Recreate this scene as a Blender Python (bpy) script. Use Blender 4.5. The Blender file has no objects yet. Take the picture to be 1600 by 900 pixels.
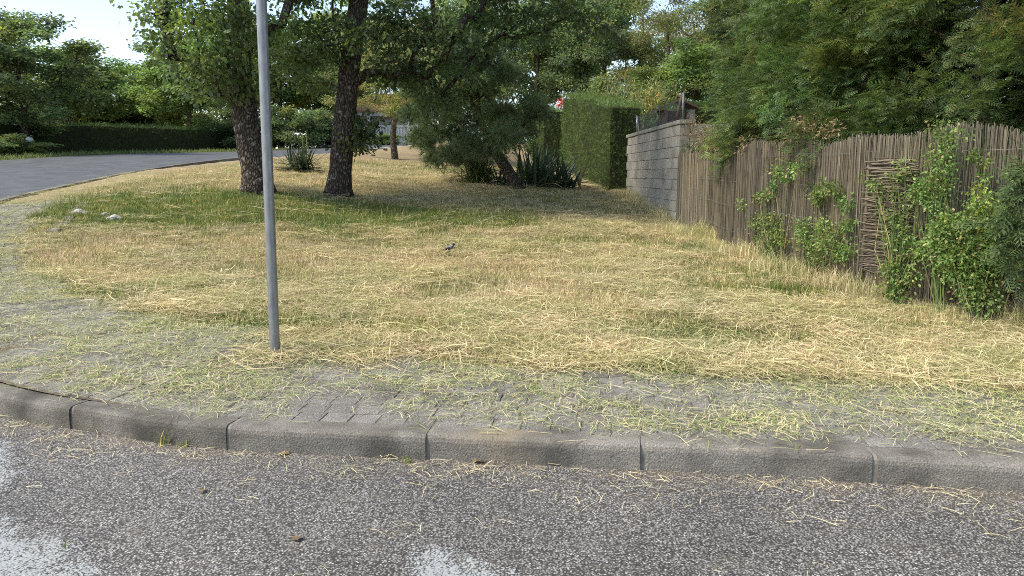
import bpy, bmesh, math, random
import numpy as np
from mathutils import Vector
R = math.radians
rng = np.random.default_rng(7)
random.seed(7)
scene = bpy.context.scene
COL = scene.collection

# ------------------------------------------------------------------ camera, sky, sun, exposure
CAM_H, PITCH, FPX = 1.4, R(8.3), 1209.0
cam_d = bpy.data.cameras.new('camera'); cam = bpy.data.objects.new('camera', cam_d); COL.objects.link(cam)
cam.location = (0, 0, CAM_H); cam.rotation_euler = (R(90) - PITCH, 0, 0)
cam_d.sensor_width = 36; cam_d.lens = FPX / 1600 * 36; cam_d.clip_start = .05; cam_d.clip_end = 2000
scene.camera = cam
SUN_AZ, SUN_EL = R(-18), R(48)       # azimuth: from the left, this far beyond straight-left
sun_dir = Vector((-math.cos(SUN_AZ)*math.cos(SUN_EL), math.sin(SUN_AZ)*math.cos(SUN_EL), math.sin(SUN_EL)))
world = bpy.data.worlds.new('World'); scene.world = world; world.use_nodes = True
wn = world.node_tree.nodes; wl = world.node_tree.links
sky = wn.new('ShaderNodeTexSky'); sky.sky_type = 'NISHITA'; sky.sun_disc = False
sky.sun_elevation = SUN_EL; sky.sun_rotation = math.atan2(sun_dir.x, sun_dir.y)
sky.air_density = 1.0; sky.dust_density = .6; sky.ozone_density = 1.0; sky.altitude = 200
hsv = wn.new('ShaderNodeHueSaturation'); hsv.inputs['Saturation'].default_value = .85; wl.new(sky.outputs[0], hsv.inputs['Color']); wl.new(hsv.outputs[0], wn['Background'].inputs[0]); wn['Background'].inputs[1].default_value = .125
sl = bpy.data.lights.new('sun', 'SUN'); sl.energy = 2.9; sl.angle = R(14); sl.color = (1, .92, .77)
so = bpy.data.objects.new('sun', sl); COL.objects.link(so)
so.rotation_euler = (-sun_dir).to_track_quat('-Z', 'Y').to_euler(); so.location = sun_dir * 40
scene.view_settings.view_transform = 'Standard'; scene.view_settings.look = 'None'
scene.view_settings.gamma = 1; scene.view_settings.exposure = 1.2
scene.render.engine = 'CYCLES'
scene.cycles.max_bounces = 6; scene.cycles.diffuse_bounces = 3; scene.cycles.glossy_bounces = 2
scene.cycles.transmission_bounces = 4; scene.cycles.transparent_max_bounces = 4
scene.cycles.use_denoising = False; scene.cycles.filter_width = 1.0

def at(px, py, Y):
    """world point seen at a photo position, at the distance Y in front of the camera"""
    u, v = (px - 800) / FPX, (450 - py) / FPX
    k = Y / (math.cos(PITCH) + v * math.sin(PITCH))
    return np.array([u * k, Y, CAM_H + k * (-math.sin(PITCH) + v * math.cos(PITCH))])
def on_flat(px, py, z):
    a = at(px, py, 1.0); t = (z - CAM_H) / (a[2] - CAM_H)
    return np.array([a[0] * t, t, z])

# ------------------------------------------------------------------ mesh helpers
class MB:
    def __init__(s): s.v = []; s.f = []; s.n = 0; s.c = []
    def add(s, v, f, col=None):
        v = np.asarray(v, float).reshape(-1, 3); f = np.asarray(f, int)
        s.v.append(v); s.f.append(f + s.n); s.n += len(v)
        if col is not None: s.c.append(np.broadcast_to(np.asarray(col, float), (len(v), 3)))
        return s
    def mesh(s, name, mat=None, smooth=False):
        me = bpy.data.meshes.new(name)
        V = np.concatenate(s.v); me.vertices.add(len(V)); me.vertices.foreach_set('co', V.ravel())
        sizes = np.concatenate([np.full(len(f), f.shape[1]) for f in s.f]); loops = np.concatenate([f.ravel() for f in s.f])
        st = np.concatenate([[0], np.cumsum(sizes)[:-1]])
        me.loops.add(len(loops)); me.loops.foreach_set('vertex_index', loops.astype(np.int32))
        me.polygons.add(len(sizes)); me.polygons.foreach_set('loop_start', st.astype(np.int32))
        me.polygons.foreach_set('loop_total', sizes.astype(np.int32))
        if s.c:
            C = np.concatenate(s.c); a = me.attributes.new('tint', 'FLOAT_COLOR', 'POINT')
            a.data.foreach_set('color', np.concatenate([C, np.ones((len(C), 1))], 1).ravel())
        me.update(calc_edges=True)
        if not smooth: me.shade_flat()
        if mat: me.materials.append(mat)
        return me
    def obj(s, name, mat=None, parent=None, smooth=False, kind=None):
        return link(name, s.mesh(name, mat, smooth), parent, kind)
def link(name, me, parent=None, kind=None):
    o = bpy.data.objects.new(name, me); COL.objects.link(o); o.parent = parent
    if kind: o['kind'] = kind
    return o
def tag(o, label, cat, group=None):
    o['label'] = label; o['category'] = cat
    if group: o['group'] = group
    return o
def empty(name, loc=(0, 0, 0), rz=0):
    o = bpy.data.objects.new(name, None); COL.objects.link(o); o.location = tuple(loc); o.rotation_euler.z = rz
    o.empty_display_size = .2
    return o
def copy_tree(o, parent=None):
    c = o.copy(); COL.objects.link(c); c.parent = parent
    for ch in list(o.children): copy_tree(ch, c)
    return c
BOXF = np.array([[0,1,3,2],[4,6,7,5],[0,4,5,1],[2,3,7,6],[0,2,6,4],[1,5,7,3]])
def box(mb, a, b, col=None):
    a, b = np.asarray(a, float), np.asarray(b, float)
    v = np.array([[(a if i == 0 else b)[0], (a if j == 0 else b)[1], (a if k == 0 else b)[2]] for i in (0,1) for j in (0,1) for k in (0,1)])
    return mb.add(v, BOXF[:, ::-1], col)
def tube(mb, P, r, sides=6, cap=True, col=None):
    P = np.asarray(P, float); n = len(P); r = np.broadcast_to(np.asarray(r, float), (n,))
    T = np.gradient(P, axis=0); T /= np.linalg.norm(T, axis=1)[:, None] + 1e-9
    ref = np.array([0, 0, 1.]) if abs(T[:, 2]).mean() < .8 else np.array([1., 0, 0])
    A = np.cross(T, ref); A /= np.linalg.norm(A, axis=1)[:, None] + 1e-9; B = np.cross(T, A)
    an = np.linspace(0, 2*np.pi, sides, endpoint=False)
    V = P[:, None] + r[:, None, None] * (np.cos(an)[None, :, None] * A[:, None] + np.sin(an)[None, :, None] * B[:, None])
    i = np.arange(n - 1)[:, None] * sides; j = np.arange(sides)[None]
    k = (j + 1) % sides
    F = np.stack([i + j, i + k, i + sides + k, i + sides + j], -1).reshape(-1, 4)
    mb.add(V.reshape(-1, 3), F, col)
    if cap:
        base = mb.n - n * sides
        mb.f.append(np.array([[base + (n - 1) * sides + q for q in range(sides)]])); mb.f.append(np.array([[base + q for q in range(sides)][::-1]]))
def unit(a): return a / (np.linalg.norm(a, axis=-1, keepdims=True) + 1e-9)
def frames(y, n):
    """rotation matrices whose y axis is the growing direction and z axis the face normal"""
    y = unit(y); x = unit(np.cross(y, n)); z = np.cross(x, y)
    return np.stack([x, y, z], -1)
def scatter_mesh(mb, P, M, S, tv, tf, col=None):
    P = np.asarray(P); tv = np.asarray(tv, float); tf = np.asarray(tf); n, k = len(P), len(tv)
    S = np.asarray(S); S = S[:, None] * np.ones(3) if S.ndim == 1 else S
    V = P[:, None] + np.einsum('nij,nkj->nki', M, tv[None] * S[:, None])
    F = tf[None] + (np.arange(n) * k)[:, None, None]
    C = None if col is None else np.repeat(np.asarray(col), k, axis=0)
    mb.add(V.reshape(-1, 3), F.reshape(-1, tf.shape[1]), C)
def rdir(n, up=0.0):
    d = unit(rng.normal(size=(n, 3))); d[:, 2] += up; return unit(d)
_w = [(rng.normal(size=2), rng.uniform(0, 6.28)) for _ in range(40)]
def wob(x, y, f, k0=0, n=7):
    """smooth noise from a few sine waves, about -1..1"""
    s = 0
    for k in range(n):
        (d, p) = _w[(k0 + k) % 40]; s = s + np.sin((d[0] * x + d[1] * y) * f + p + 1.7 * np.sin((d[1] * x - d[0] * y) * f * .6 + p))
    return s / n * 1.5

# ------------------------------------------------------------------ materials
def mat(name):
    m = bpy.data.materials.new(name); m.use_nodes = True; nt = m.node_tree
    return m, nt.nodes, nt.links, nt.nodes['Principled BSDF']
def N(nodes, t, **kw):
    n = nodes.new('ShaderNode' + t)
    for k, v in kw.items():
        if k in n.inputs: n.inputs[k].default_value = v
        else: setattr(n, k, v)
    return n
def ramp(nodes, links, src, stops):
    r = nodes.new('ShaderNodeValToRGB'); e = r.color_ramp.elements
    while len(e) < len(stops): e.new(.5)
    for q, (p, c) in zip(e, stops): q.position = p; q.color = (*c, 1) if len(c) == 3 else c
    links.new(src, r.inputs[0]); return r
def mixc(nodes, links, fac, a, b, mode='MIX'):
    n = nodes.new('ShaderNodeMix'); n.data_type = 'RGBA'; n.blend_type = mode
    for s, v in ((0, fac), (6, a), (7, b)):
        if hasattr(v, 'links'): links.new(v, n.inputs[s])
        elif isinstance(v, (int, float)): n.inputs[s].default_value = v
        else: n.inputs[s].default_value = (*v, 1)
    return n.outputs[2]
def pos(nodes): return nodes.new('ShaderNodeNewGeometry').outputs['Position']
def noise(nodes, links, scale, vec=None, detail=4, rough=.55):
    n = N(nodes, 'TexNoise', Scale=scale, Detail=detail, Roughness=rough); links.new(vec if vec is not None else pos(nodes), n.inputs['Vector']); return n.outputs['Fac']
def bump(nodes, links, b, h, strength, dist):
    n = N(nodes, 'Bump', Strength=strength, Distance=dist); links.new(h, n.inputs['Height']); links.new(n.outputs[0], b.inputs['Normal']); return n
def leaf_mat(name, dark, light, dry=None, dry_at=.93, trans=.35, rough=.55, spec=.25, tint=False):
    m, n, l, b = mat(name); g = n.new('ShaderNodeNewGeometry')
    stops = [(0, dark), (.75, light)]
    if dry: stops += [(dry_at - .01, light), (dry_at, dry)]
    c = ramp(n, l, g.outputs['Random Per Island'], stops).outputs[0]
    oi = n.new('ShaderNodeObjectInfo')
    hs = N(n, 'HueSaturation', Saturation=1.0); l.new(c, hs.inputs['Color'])
    mr = N(n, 'MapRange'); mr.inputs[3].default_value = .8; mr.inputs[4].default_value = 1.2; l.new(oi.outputs['Random'], mr.inputs[0]); l.new(mr.outputs[0], hs.inputs['Value'])
    c = mixc(n, l, noise(n, l, 1.1, detail=2), hs.outputs[0], mixc(n, l, 1.0, hs.outputs[0], (1.12, 1.08, .85), 'MULTIPLY'))
    if tint:
        ta = n.new('ShaderNodeAttribute'); ta.attribute_name = 'tint'; c = mixc(n, l, 1.0, c, ta.outputs['Color'], 'MULTIPLY')
    l.new(c, b.inputs['Base Color']); b.inputs['Roughness'].default_value = rough; b.inputs['Specular IOR Level'].default_value = spec
    t = n.new('ShaderNodeBsdfTranslucent'); l.new(mixc(n, l, 1.0, c, (1.15, 1.25, .68), 'MULTIPLY'), t.inputs[0])
    mx = N(n, 'MixShader'); mx.inputs[0].default_value = trans
    l.new(b.outputs[0], mx.inputs[1]); l.new(t.outputs[0], mx.inputs[2]); l.new(mx.outputs[0], n['Material Output'].inputs[0])
    return m
def patchy(m, lo, hi, scale):
    """lets a grass colour drift from patch to patch"""
    n, l = m.node_tree.nodes, m.node_tree.links; b = n['Principled BSDF']; src = b.inputs['Base Color'].links[0].from_socket; tr = [q for q in n if q.bl_idname == 'ShaderNodeBsdfTranslucent'][0]
    f = ramp(n, l, noise(n, l, scale, detail=3), [(.36, lo), (.64, hi)]).outputs[0]; c = mixc(n, l, 1.0, src, f, 'MULTIPLY'); l.new(c, b.inputs['Base Color']); l.new(c, tr.inputs[0])
def plain(name, c, rough=.7, var=.25, scale=6, metallic=0, spec=.4, bumps=.15):
    m, n, l, b = mat(name); f = noise(n, l, scale)
    lo = tuple(x * (1 - var) for x in c); hi = tuple(min(1, x * (1 + var)) for x in c)
    l.new(ramp(n, l, f, [(.3, lo), (.7, hi)]).outputs[0], b.inputs['Base Color'])
    b.inputs['Roughness'].default_value = rough; b.inputs['Metallic'].default_value = metallic; b.inputs['Specular IOR Level'].default_value = spec
    if bumps: bump(n, l, b, noise(n, l, scale * 8), bumps, .01)
    return m
def bark_mat(name, c0, c1, lichen):
    m, n, l, b = mat(name); P = pos(n)
    mp = N(n, 'Mapping'); mp.inputs['Scale'].default_value = (1, 1, .38); l.new(P, mp.inputs[0])
    v = N(n, 'TexVoronoi', Scale=26.0); v.feature = 'DISTANCE_TO_EDGE'; l.new(mp.outputs[0], v.inputs['Vector'])
    f = noise(n, l, 30, mp.outputs[0])
    c = ramp(n, l, f, [(.3, c0), (.7, c1)]).outputs[0]
    c = mixc(n, l, ramp(n, l, v.outputs[0], [(0, (1,1,1)), (.22, (0,0,0))]).outputs[0], c, tuple(x * .3 for x in c0))
    c = mixc(n, l, ramp(n, l, noise(n, l, 13), [(.58, (0,0,0)), (.68, (.75,.75,.75))]).outputs[0], c, lichen)
    l.new(c, b.inputs['Base Color']); b.inputs['Roughness'].default_value = .95; b.inputs['Specular IOR Level'].default_value = .1
    bump(n, l, b, ramp(n, l, v.outputs[0], [(0, (0,0,0)), (.3, (1,1,1))]).outputs[0], .9, .03)
    return m
def asphalt_colour(n, l):
    P = pos(n)
    v = N(n, 'TexVoronoi', Scale=118.0, Randomness=1.0); l.new(P, v.inputs['Vector'])
    chips = ramp(n, l, v.outputs['Color'], [(0, (.095,.094,.091)), (.3, (.16,.157,.151)), (.55, (.24,.236,.228)), (.78, (.37,.363,.35)), (1, (.60,.59,.57))]).outputs[0]
    edge = ramp(n, l, v.outputs['Distance'], [(.30, (0,0,0)), (.62, (1,1,1))]).outputs[0]
    c = mixc(n, l, edge, chips, (.045,.041,.037))
    c = mixc(n, l, 1.0, c, ramp(n, l, noise(n, l, .9), [(.3, (.72,.72,.72)), (.7, (1.15,1.12,1.1))]).outputs[0], 'MULTIPLY')
    c = mixc(n, l, ramp(n, l, noise(n, l, 7), [(.52, (0,0,0)), (.75, (.35,.35,.35))]).outputs[0], c, (.14,.123,.10))
    gt = n.new('ShaderNodeAttribute'); gt.attribute_name = 'gutter'; sl_ = N(n, 'Math', operation='MULTIPLY'); l.new(gt.outputs['Fac'], sl_.inputs[0]); l.new(ramp(n, l, noise(n, l, 5, detail=6), [(.35, (0,0,0)), (.65, (1,1,1))]).outputs[0], sl_.inputs[1])
    c = mixc(n, l, sl_.outputs[0], c, (.17,.135,.095))
    return c, edge, v, P
def asphalt_mat():
    m, n, l, b = mat('asphalt'); c, edge, v, P = asphalt_colour(n, l)
    # the farther street is a smoother, finer mix
    sx = n.new('ShaderNodeSeparateXYZ'); l.new(P, sx.inputs[0]); mr = N(n, 'MapRange'); mr.inputs[1].default_value = 8; mr.inputs[2].default_value = 12; l.new(sx.outputs['Y'], mr.inputs[0])
    fine = ramp(n, l, noise(n, l, 2.5), [(.3, (.06,.063,.068)), (.7, (.10,.102,.106))]).outputs[0]
    l.new(mixc(n, l, mr.outputs[0], c, fine), b.inputs['Base Color']); b.inputs['Roughness'].default_value = .75; b.inputs['Specular IOR Level'].default_value = .35
    bump(n, l, b, edge, -1.0, .006); return m
def paint_mat():
    m, n, l, b = mat('worn_road_paint'); c, edge, v, P = asphalt_colour(n, l)
    at_ = n.new('ShaderNodeAttribute'); at_.attribute_name = 'tint'
    ad = N(n, 'Math', operation='ADD'); l.new(noise(n, l, 9, detail=6, rough=.7), ad.inputs[0]); sb_ = N(n, 'Math', operation='SUBTRACT'); l.new(at_.outputs['Fac'], sb_.inputs[0]); sb_.inputs[1].default_value = .3; l.new(sb_.outputs[0], ad.inputs[1])
    ad2 = N(n, 'Math', operation='MULTIPLY_ADD'); l.new(v.outputs['Distance'], ad2.inputs[0]); ad2.inputs[1].default_value = -.55; cr_ = N(n, 'SeparateColor'); l.new(v.outputs['Color'], cr_.inputs[0]); ad3 = N(n, 'Math', operation='MULTIPLY_ADD'); l.new(cr_.outputs[1], ad3.inputs[0]); ad3.inputs[1].default_value = .38; l.new(ad.outputs[0], ad3.inputs[2]); l.new(ad3.outputs[0], ad2.inputs[2])
    f = ramp(n, l, ad2.outputs[0], [(.42, (0,0,0)), (.66, (.66,.66,.66))]).outputs[0]
    l.new(mixc(n, l, f, c, (.36,.385,.39)), b.inputs['Base Color']); b.inputs['Roughness'].default_value = .8; b.inputs['Specular IOR Level'].default_value = .35
    bump(n, l, b, edge, -1.0, .006); return m
def concrete_mat(name, lo, hi, stain, warm=None, fine=1.0):
    m, n, l, b = mat(name); P = pos(n)
    c = ramp(n, l, noise(n, l, 4, detail=8, rough=.7), [(.3, lo), (.7, hi)]).outputs[0]
    c = mixc(n, l, 1.0, c, ramp(n, l, noise(n, l, 140, detail=3), [(.3, (1 - .55*fine,)*3), (.7, (1 + .48*fine,)*3)]).outputs[0], 'MULTIPLY')
    c = mixc(n, l, ramp(n, l, noise(n, l, 2.2, detail=6), [(.5, (0,0,0)), (.68, (.8,.8,.8))]).outputs[0], c, stain)
    if warm: c = mixc(n, l, ramp(n, l, noise(n, l, 1.3, detail=5), [(.56, (0,0,0)), (.7, (.7,.7,.7))]).outputs[0], c, warm)
    oi = n.new('ShaderNodeObjectInfo'); gi = n.new('ShaderNodeNewGeometry'); sm = N(n, 'Math', operation='ADD'); l.new(oi.outputs['Random'], sm.inputs[0]); l.new(gi.outputs['Random Per Island'], sm.inputs[1]); fr = N(n, 'Math', operation='FRACT'); l.new(sm.outputs[0], fr.inputs[0])
    c = mixc(n, l, 1.0, c, ramp(n, l, fr.outputs[0], [(0, (.86,.86,.85)), (1, (1.13,1.13,1.12))]).outputs[0], 'MULTIPLY')
    l.new(c, b.inputs['Base Color']); b.inputs['Roughness'].default_value = .9; b.inputs['Specular IOR Level'].default_value = .2
    bump(n, l, b, noise(n, l, 110, detail=5), .8 * fine, .010); return m
def soil_mat():
    m, n, l, b = mat('dry_soil_and_thatch'); a = n.new('ShaderNodeAttribute'); a.attribute_name = 'tint'
    P = pos(n); mp = N(n, 'Mapping'); mp.inputs['Scale'].default_value = (1, 2.2, 1); l.new(P, mp.inputs[0])
    c = ramp(n, l, noise(n, l, 22, mp.outputs[0], detail=8, rough=.75), [(.3, (.11,.08,.05)), (.5, (.30,.23,.145)), (.7, (.50,.41,.28))]).outputs[0]
    g = ramp(n, l, noise(n, l, 18, detail=8, rough=.75), [(.3, (.035,.05,.014)), (.7, (.16,.18,.06))]).outputs[0]
    c = mixc(n, l, a.outputs['Fac'], c, g); l.new(c, b.inputs['Base Color']); b.inputs['Roughness'].default_value = 1; b.inputs['Specular IOR Level'].default_value = .05
    bump(n, l, b, noise(n, l, 45, detail=6), .8, .03); return m
M = {}
M['asphalt'] = asphalt_mat(); M['paint'] = paint_mat(); M['soil'] = soil_mat()
M['kerb'] = concrete_mat('kerb_concrete', (.12,.11,.096), (.235,.217,.19), (.05,.046,.04), (.27,.215,.135), fine=.8)
M['tile'] = concrete_mat('pavement_concrete', (.15,.14,.128), (.265,.25,.23), (.10,.093,.083))
M['joint'] = plain('joint_dirt', (.13,.11,.085), .95, .4, 20, spec=.1)
M['block'] = concrete_mat('block_concrete', (.29,.265,.225), (.40,.37,.32), (.19,.17,.143), fine=.35)
M['mortar'] = plain('mortar', (.21,.192,.165), .95, .3, 15, spec=.1)
M['bark'] = bark_mat('oak_bark', (.075,.058,.046), (.17,.135,.11), (.36,.34,.31))
M['palebark'] = bark_mat('pale_bark', (.15,.11,.08), (.30,.23,.17), (.5,.47,.42))
M['straw'] = leaf_mat('straw', (.38,.33,.22), (.78,.715,.53), (.31,.36,.15), .83, trans=.25, rough=.6)
M['clip'] = leaf_mat('fresh_clippings', (.35,.32,.19), (.69,.635,.43), (.24,.32,.11), .74, trans=.25, rough=.6)
M['stubble'] = leaf_mat('dry_stubble', (.35,.285,.185), (.73,.65,.48), (.22,.28,.10), .82, trans=.3, rough=.7)
M['blade'] = leaf_mat('green_blades', (.05,.095,.022), (.165,.23,.068), (.45,.38,.19), .88, trans=.35, rough=.5)
patchy(M['straw'], (.86,.88,.74), (1.12,1.03,.98), 1.3); patchy(M['stubble'], (.80,.80,.66), (1.15,1.02,.96), 1.0); patchy(M['blade'], (.75,.85,.8), (1.3,1.15,.9), 1.6)
M['oakleaf'] = leaf_mat('oak_leaves', (.05,.088,.045), (.155,.21,.095), trans=.52, rough=.42, spec=.45, tint=True)
M['leafA'] = leaf_mat('mid_green_leaves', (.075,.12,.052), (.23,.30,.13), trans=.55, tint=True)
M['leafB'] = leaf_mat('dark_green_leaves', (.062,.10,.062), (.185,.24,.14), trans=.55, tint=True)
M['leafC'] = leaf_mat('pale_olive_leaves', (.085,.115,.055), (.25,.28,.14), (.32,.19,.11), .93, trans=.42, tint=True)
M['pineleaf'] = leaf_mat('pine_needles', (.042,.078,.042), (.135,.19,.085), (.12,.075,.035), .95, trans=.15, rough=.5, tint=True)
M['cypress'] = leaf_mat('cypress_sprays', (.032,.068,.034), (.135,.19,.082), (.15,.115,.06), .985, trans=.42, rough=.5, tint=True)
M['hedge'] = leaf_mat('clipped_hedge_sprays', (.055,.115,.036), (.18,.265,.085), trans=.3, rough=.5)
M['darkhedge'] = leaf_mat('dark_and_shaded_hedge_leaves', (.024,.055,.02), (.08,.13,.04), trans=.25, rough=.5)
M['vine'] = leaf_mat('vine_leaves', (.06,.12,.04), (.22,.31,.105), (.40,.34,.18), .95, trans=.4, rough=.45, tint=True)
M['deadleaf'] = leaf_mat('dead_leaves', (.10,.065,.04), (.27,.20,.125), trans=.25, rough=.7)
M['sword'] = leaf_mat('sword_leaves', (.03,.06,.04), (.10,.14,.09), (.35,.30,.19), .9, trans=.12, rough=.4, spec=.5)
M['pampas'] = leaf_mat('pampas_leaves', (.05,.10,.035), (.16,.21,.08), (.4,.33,.18), .9, trans=.25)
M['reed'] = leaf_mat('weathered_reeds', (.12,.106,.09), (.275,.24,.20), (.38,.33,.255), .88, trans=.05, rough=.85, spec=.1)
M['stick'] = leaf_mat('brushwood_sticks', (.05,.042,.036), (.15,.125,.102), trans=0, rough=.9, spec=.1)
M['steel'] = plain('galvanised_steel', (.21,.22,.235), .42, .18, 25, metallic=.6, bumps=.03)
def pole_mat():
    m, n, l, b = mat('worn_galvanised_pole'); mp = N(n, 'Mapping'); mp.inputs['Scale'].default_value = (1, 1, .25); l.new(pos(n), mp.inputs[0])
    c = ramp(n, l, noise(n, l, 40, mp.outputs[0], detail=6), [(.3, (.17,.178,.185)), (.7, (.26,.268,.275))]).outputs[0]
    c = mixc(n, l, ramp(n, l, noise(n, l, 26, mp.outputs[0], detail=8, rough=.8), [(.64, (0,0,0)), (.70, (.8,.8,.8))]).outputs[0], c, (.50,.49,.46))
    c = mixc(n, l, ramp(n, l, noise(n, l, 9, detail=8, rough=.8), [(.66, (0,0,0)), (.72, (.7,.7,.7))]).outputs[0], c, (.16,.10,.06))
    l.new(c, b.inputs['Base Color']); b.inputs['Metallic'].default_value = .5; l.new(ramp(n, l, noise(n, l, 30), [(.3, (.32,)*3), (.7, (.55,)*3)]).outputs[0], b.inputs['Roughness']); return m
M['pole'] = pole_mat()
M['wire'] = plain('wire', (.25,.26,.26), .5, .2, 30, metallic=.7, bumps=0)
M['white'] = plain('white_render', (.60,.60,.58), .8, .06, 2, bumps=.05)
M['rooftile'] = plain('roof_tiles', (.30,.16,.10), .85, .35, 5)
M['glass'] = plain('window_glass', (.03,.035,.04), .08, .1, 2, spec=.6, bumps=0)
M['wood'] = plain('old_wood', (.16,.11,.075), .85, .3, 9)
M['red'] = leaf_mat('red_petals', (.45,.02,.03), (.75,.06,.07), trans=.3)
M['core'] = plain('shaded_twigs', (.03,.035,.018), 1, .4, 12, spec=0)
M['stone'] = concrete_mat('pale_stone', (.34,.33,.31), (.52,.50,.47), (.25,.24,.22))

# ------------------------------------------------------------------ lie of the land
KERB_H = .130
_a, _b = on_flat(1350,755,0)[:2], on_flat(1600,770,0)[:2]; _d = (_b - _a) / np.linalg.norm(_b - _a)
kp = [tuple(_b + _d * q + np.array([0, -.012*q*q])) for q in (9, 6, 3, 1.5)] + [tuple(on_flat(x, y, 0)[:2]) for x, y in ((1600,770),(1350,755),(1000,735),(660,718),(310,701),(150,676),(0,650))]
kp += [(-4.3, 5.25), (-5.9, 6.75), (-7.7, 9.5), (-8.9, 12.5), (-9.3, 15), (-9.2, 19), (-8.3, 24), (-7.0, 29), (-6.0, 33), (-4.6, 38), (-2.0, 44), (3, 51)]
kp = np.array(kp)
def catmull(p, per=24):
    p = np.vstack([2*p[0]-p[1], p, 2*p[-1]-p[-2]]); out = []
    for i in range(1, len(p) - 2):
        t = np.linspace(0, 1, per, endpoint=False)[:, None]
        out.append(.5*((2*p[i]) + (-p[i-1]+p[i+1])*t + (2*p[i-1]-5*p[i]+4*p[i+1]-p[i+2])*t**2 + (-p[i-1]+3*p[i]-3*p[i+1]+p[i+2])*t**3))
    return np.vstack(out + [p[-2][None]])
K = catmull(kp)
for _ in range(60): K[1:-1] = .25*K[:-2] + .5*K[1:-1] + .25*K[2:]
ks = np.concatenate([[0], np.cumsum(np.linalg.norm(np.diff(K, axis=0), axis=1))])
SK = np.arange(0, ks[-1], .05)
K = np.stack([np.interp(SK, ks, K[:, 0]), np.interp(SK, ks, K[:, 1])], 1)
KT = unit(np.gradient(K, axis=0)); KN = np.stack([KT[:, 1], -KT[:, 0]], 1)      # normal towards the lot
def kerb_pt(s, t):
    s = np.asarray(s, float)
    x = np.interp(s, SK, K[:, 0]); y = np.interp(s, SK, K[:, 1]); nx = np.interp(s, SK, KN[:, 0]); ny = np.interp(s, SK, KN[:, 1])
    l = np.hypot(nx, ny); return x + t * nx / l, y + t * ny / l
def kerb_dist(x, y):
    x = np.asarray(x, float).ravel(); y = np.asarray(y, float).ravel(); d = np.empty(len(x)); s = np.empty(len(x))
    Kc = K[::3]; Nc = KN[::3]; Sc = SK[::3]
    for a in range(0, len(x), 4000):
        q = np.stack([x[a:a+4000], y[a:a+4000]], 1); dd = ((q[:, None] - Kc[None])**2).sum(-1); i = dd.argmin(1)
        d[a:a+4000] = ((q - Kc[i]) * Nc[i]).sum(1) * 1.0
        far = np.sqrt(dd[np.arange(len(q)), i]); sg = np.sign(d[a:a+4000]); d[a:a+4000] = sg * np.maximum(far, np.abs(d[a:a+4000])); s[a:a+4000] = Sc[i]
    return d, s
class TPS:
    def __init__(s, P):
        P = np.array(P, float); s.p = P[:, :2]; n = len(P); d = np.linalg.norm(s.p[:, None] - s.p[None], axis=-1)
        A = np.zeros((n+3, n+3)); A[:n, :n] = s.phi(d) + 1e-3*np.eye(n); A[:n, n] = 1; A[:n, n+1:] = s.p; A[n:, :n] = A[:n, n:].T
        s.w = np.linalg.solve(A, np.concatenate([P[:, 2], [0, 0, 0]]))
    def phi(s, d): return d**2 * np.log(d + 1e-6) * .01
    def __call__(s, x, y):
        x = np.asarray(x, float); sh = x.shape; q = np.stack([x.ravel(), np.asarray(y, float).ravel()], 1); o = np.empty(len(q))
        for a in range(0, len(q), 8000):
            d = np.linalg.norm(q[a:a+8000, None] - s.p[None], axis=-1); o[a:a+8000] = s.phi(d) @ s.w[:-3] + s.w[-3] + q[a:a+8000] @ s.w[-2:]
        return o.reshape(sh)
road_pts = [(x, y, 0) for x, y in ((0,-14),(-10,-14),(12,-14),(0,0),(6,-2),(-4,1),(3,2.5),(0,3.6),(-2,3.9),(14,-6))]
road_pts += [(-2.9,4.4,0), (-4.3,5.25,.06), (-5.9,6.75,.17), (-7.7,9.5,.42), (-8.9,12.5,.72), (-9.3,15,.95), (-9.2,19,1.38), (-8.3,24,1.82), (-7,29,2.14), (-6,33,2.4), (-4.6,38,2.82), (-2,44,3.2), (3,51,3.5),
             (-13,9,.5), (-15.5,15,1.05), (-15,23,1.86), (-14,30,2.25), (-13.5,40,2.62), (-10,50,3.2), (-24,10,.8), (-26,26,2.2), (-26,45,2.8), (-12,1,0), (-25,-5,0), (0,70,3.8), (-40,70,3.4), (40,70,3.8), (-60,30,2), (-60,0,1)]
_road = TPS(road_pts)
def smooth01(t): t = np.clip(t, 0, 1); return t*t*(3 - 2*t)
def Hroad(x, y):
    x = np.asarray(x, float); y = np.asarray(y, float)
    return _road(x, y) * np.maximum(smooth01((-x - 2.4) / 3), smooth01((y - 8) / 4))
lot_pts = []
for sx in np.linspace(0, SK[-1], 30):
    x, y = kerb_pt(sx, .1); lot_pts.append((float(x), float(y), float(Hroad(np.array([x]), np.array([y]))[0]) + (KERB_H if y < 20 else .1)))
for px, py, Y in ((430,557,5.2),(600,570,5.05),(310,520,5.7),(160,480,6.7),(75,420,8.6),(75,365,10.8),(130,318,13),(230,268,18.5),(320,262,20),(480,246,26),(700,400,10.3),(700,480,7.1),(1000,480,7.0),
                  (405,300,14),(527,308,15),(470,268,19),(810,295,19),(620,249,30),(660,252,28),(800,322,15.3),(250,340,12.2),(400,400,10),(250,420,8.8),(720,280,21),(900,292,21.5),(1055,352,14.4),(977,304,19.8),
                  (1180,402,10.6),(1340,462,7.95),(1590,502,6.8),(1300,540,5.9),(1100,420,9.4),(950,360,12.5)):
    lot_pts.append(tuple(at(px, py, Y)))
lot_pts += [(8, 5, .15), (7, 3, .14), (14, 4, .2), (14, 14, .8), (12, 24, 1.5), (20, 40, 3), (8, 34, 2.4), (2, 34, 2.2), (0, 28, 1.75), (40, 70, 3.8), (0, 70, 3.8), (-3, 24, 1.6), (-1.5, 32, 2.15)]
Hlot = TPS(lot_pts)
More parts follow.
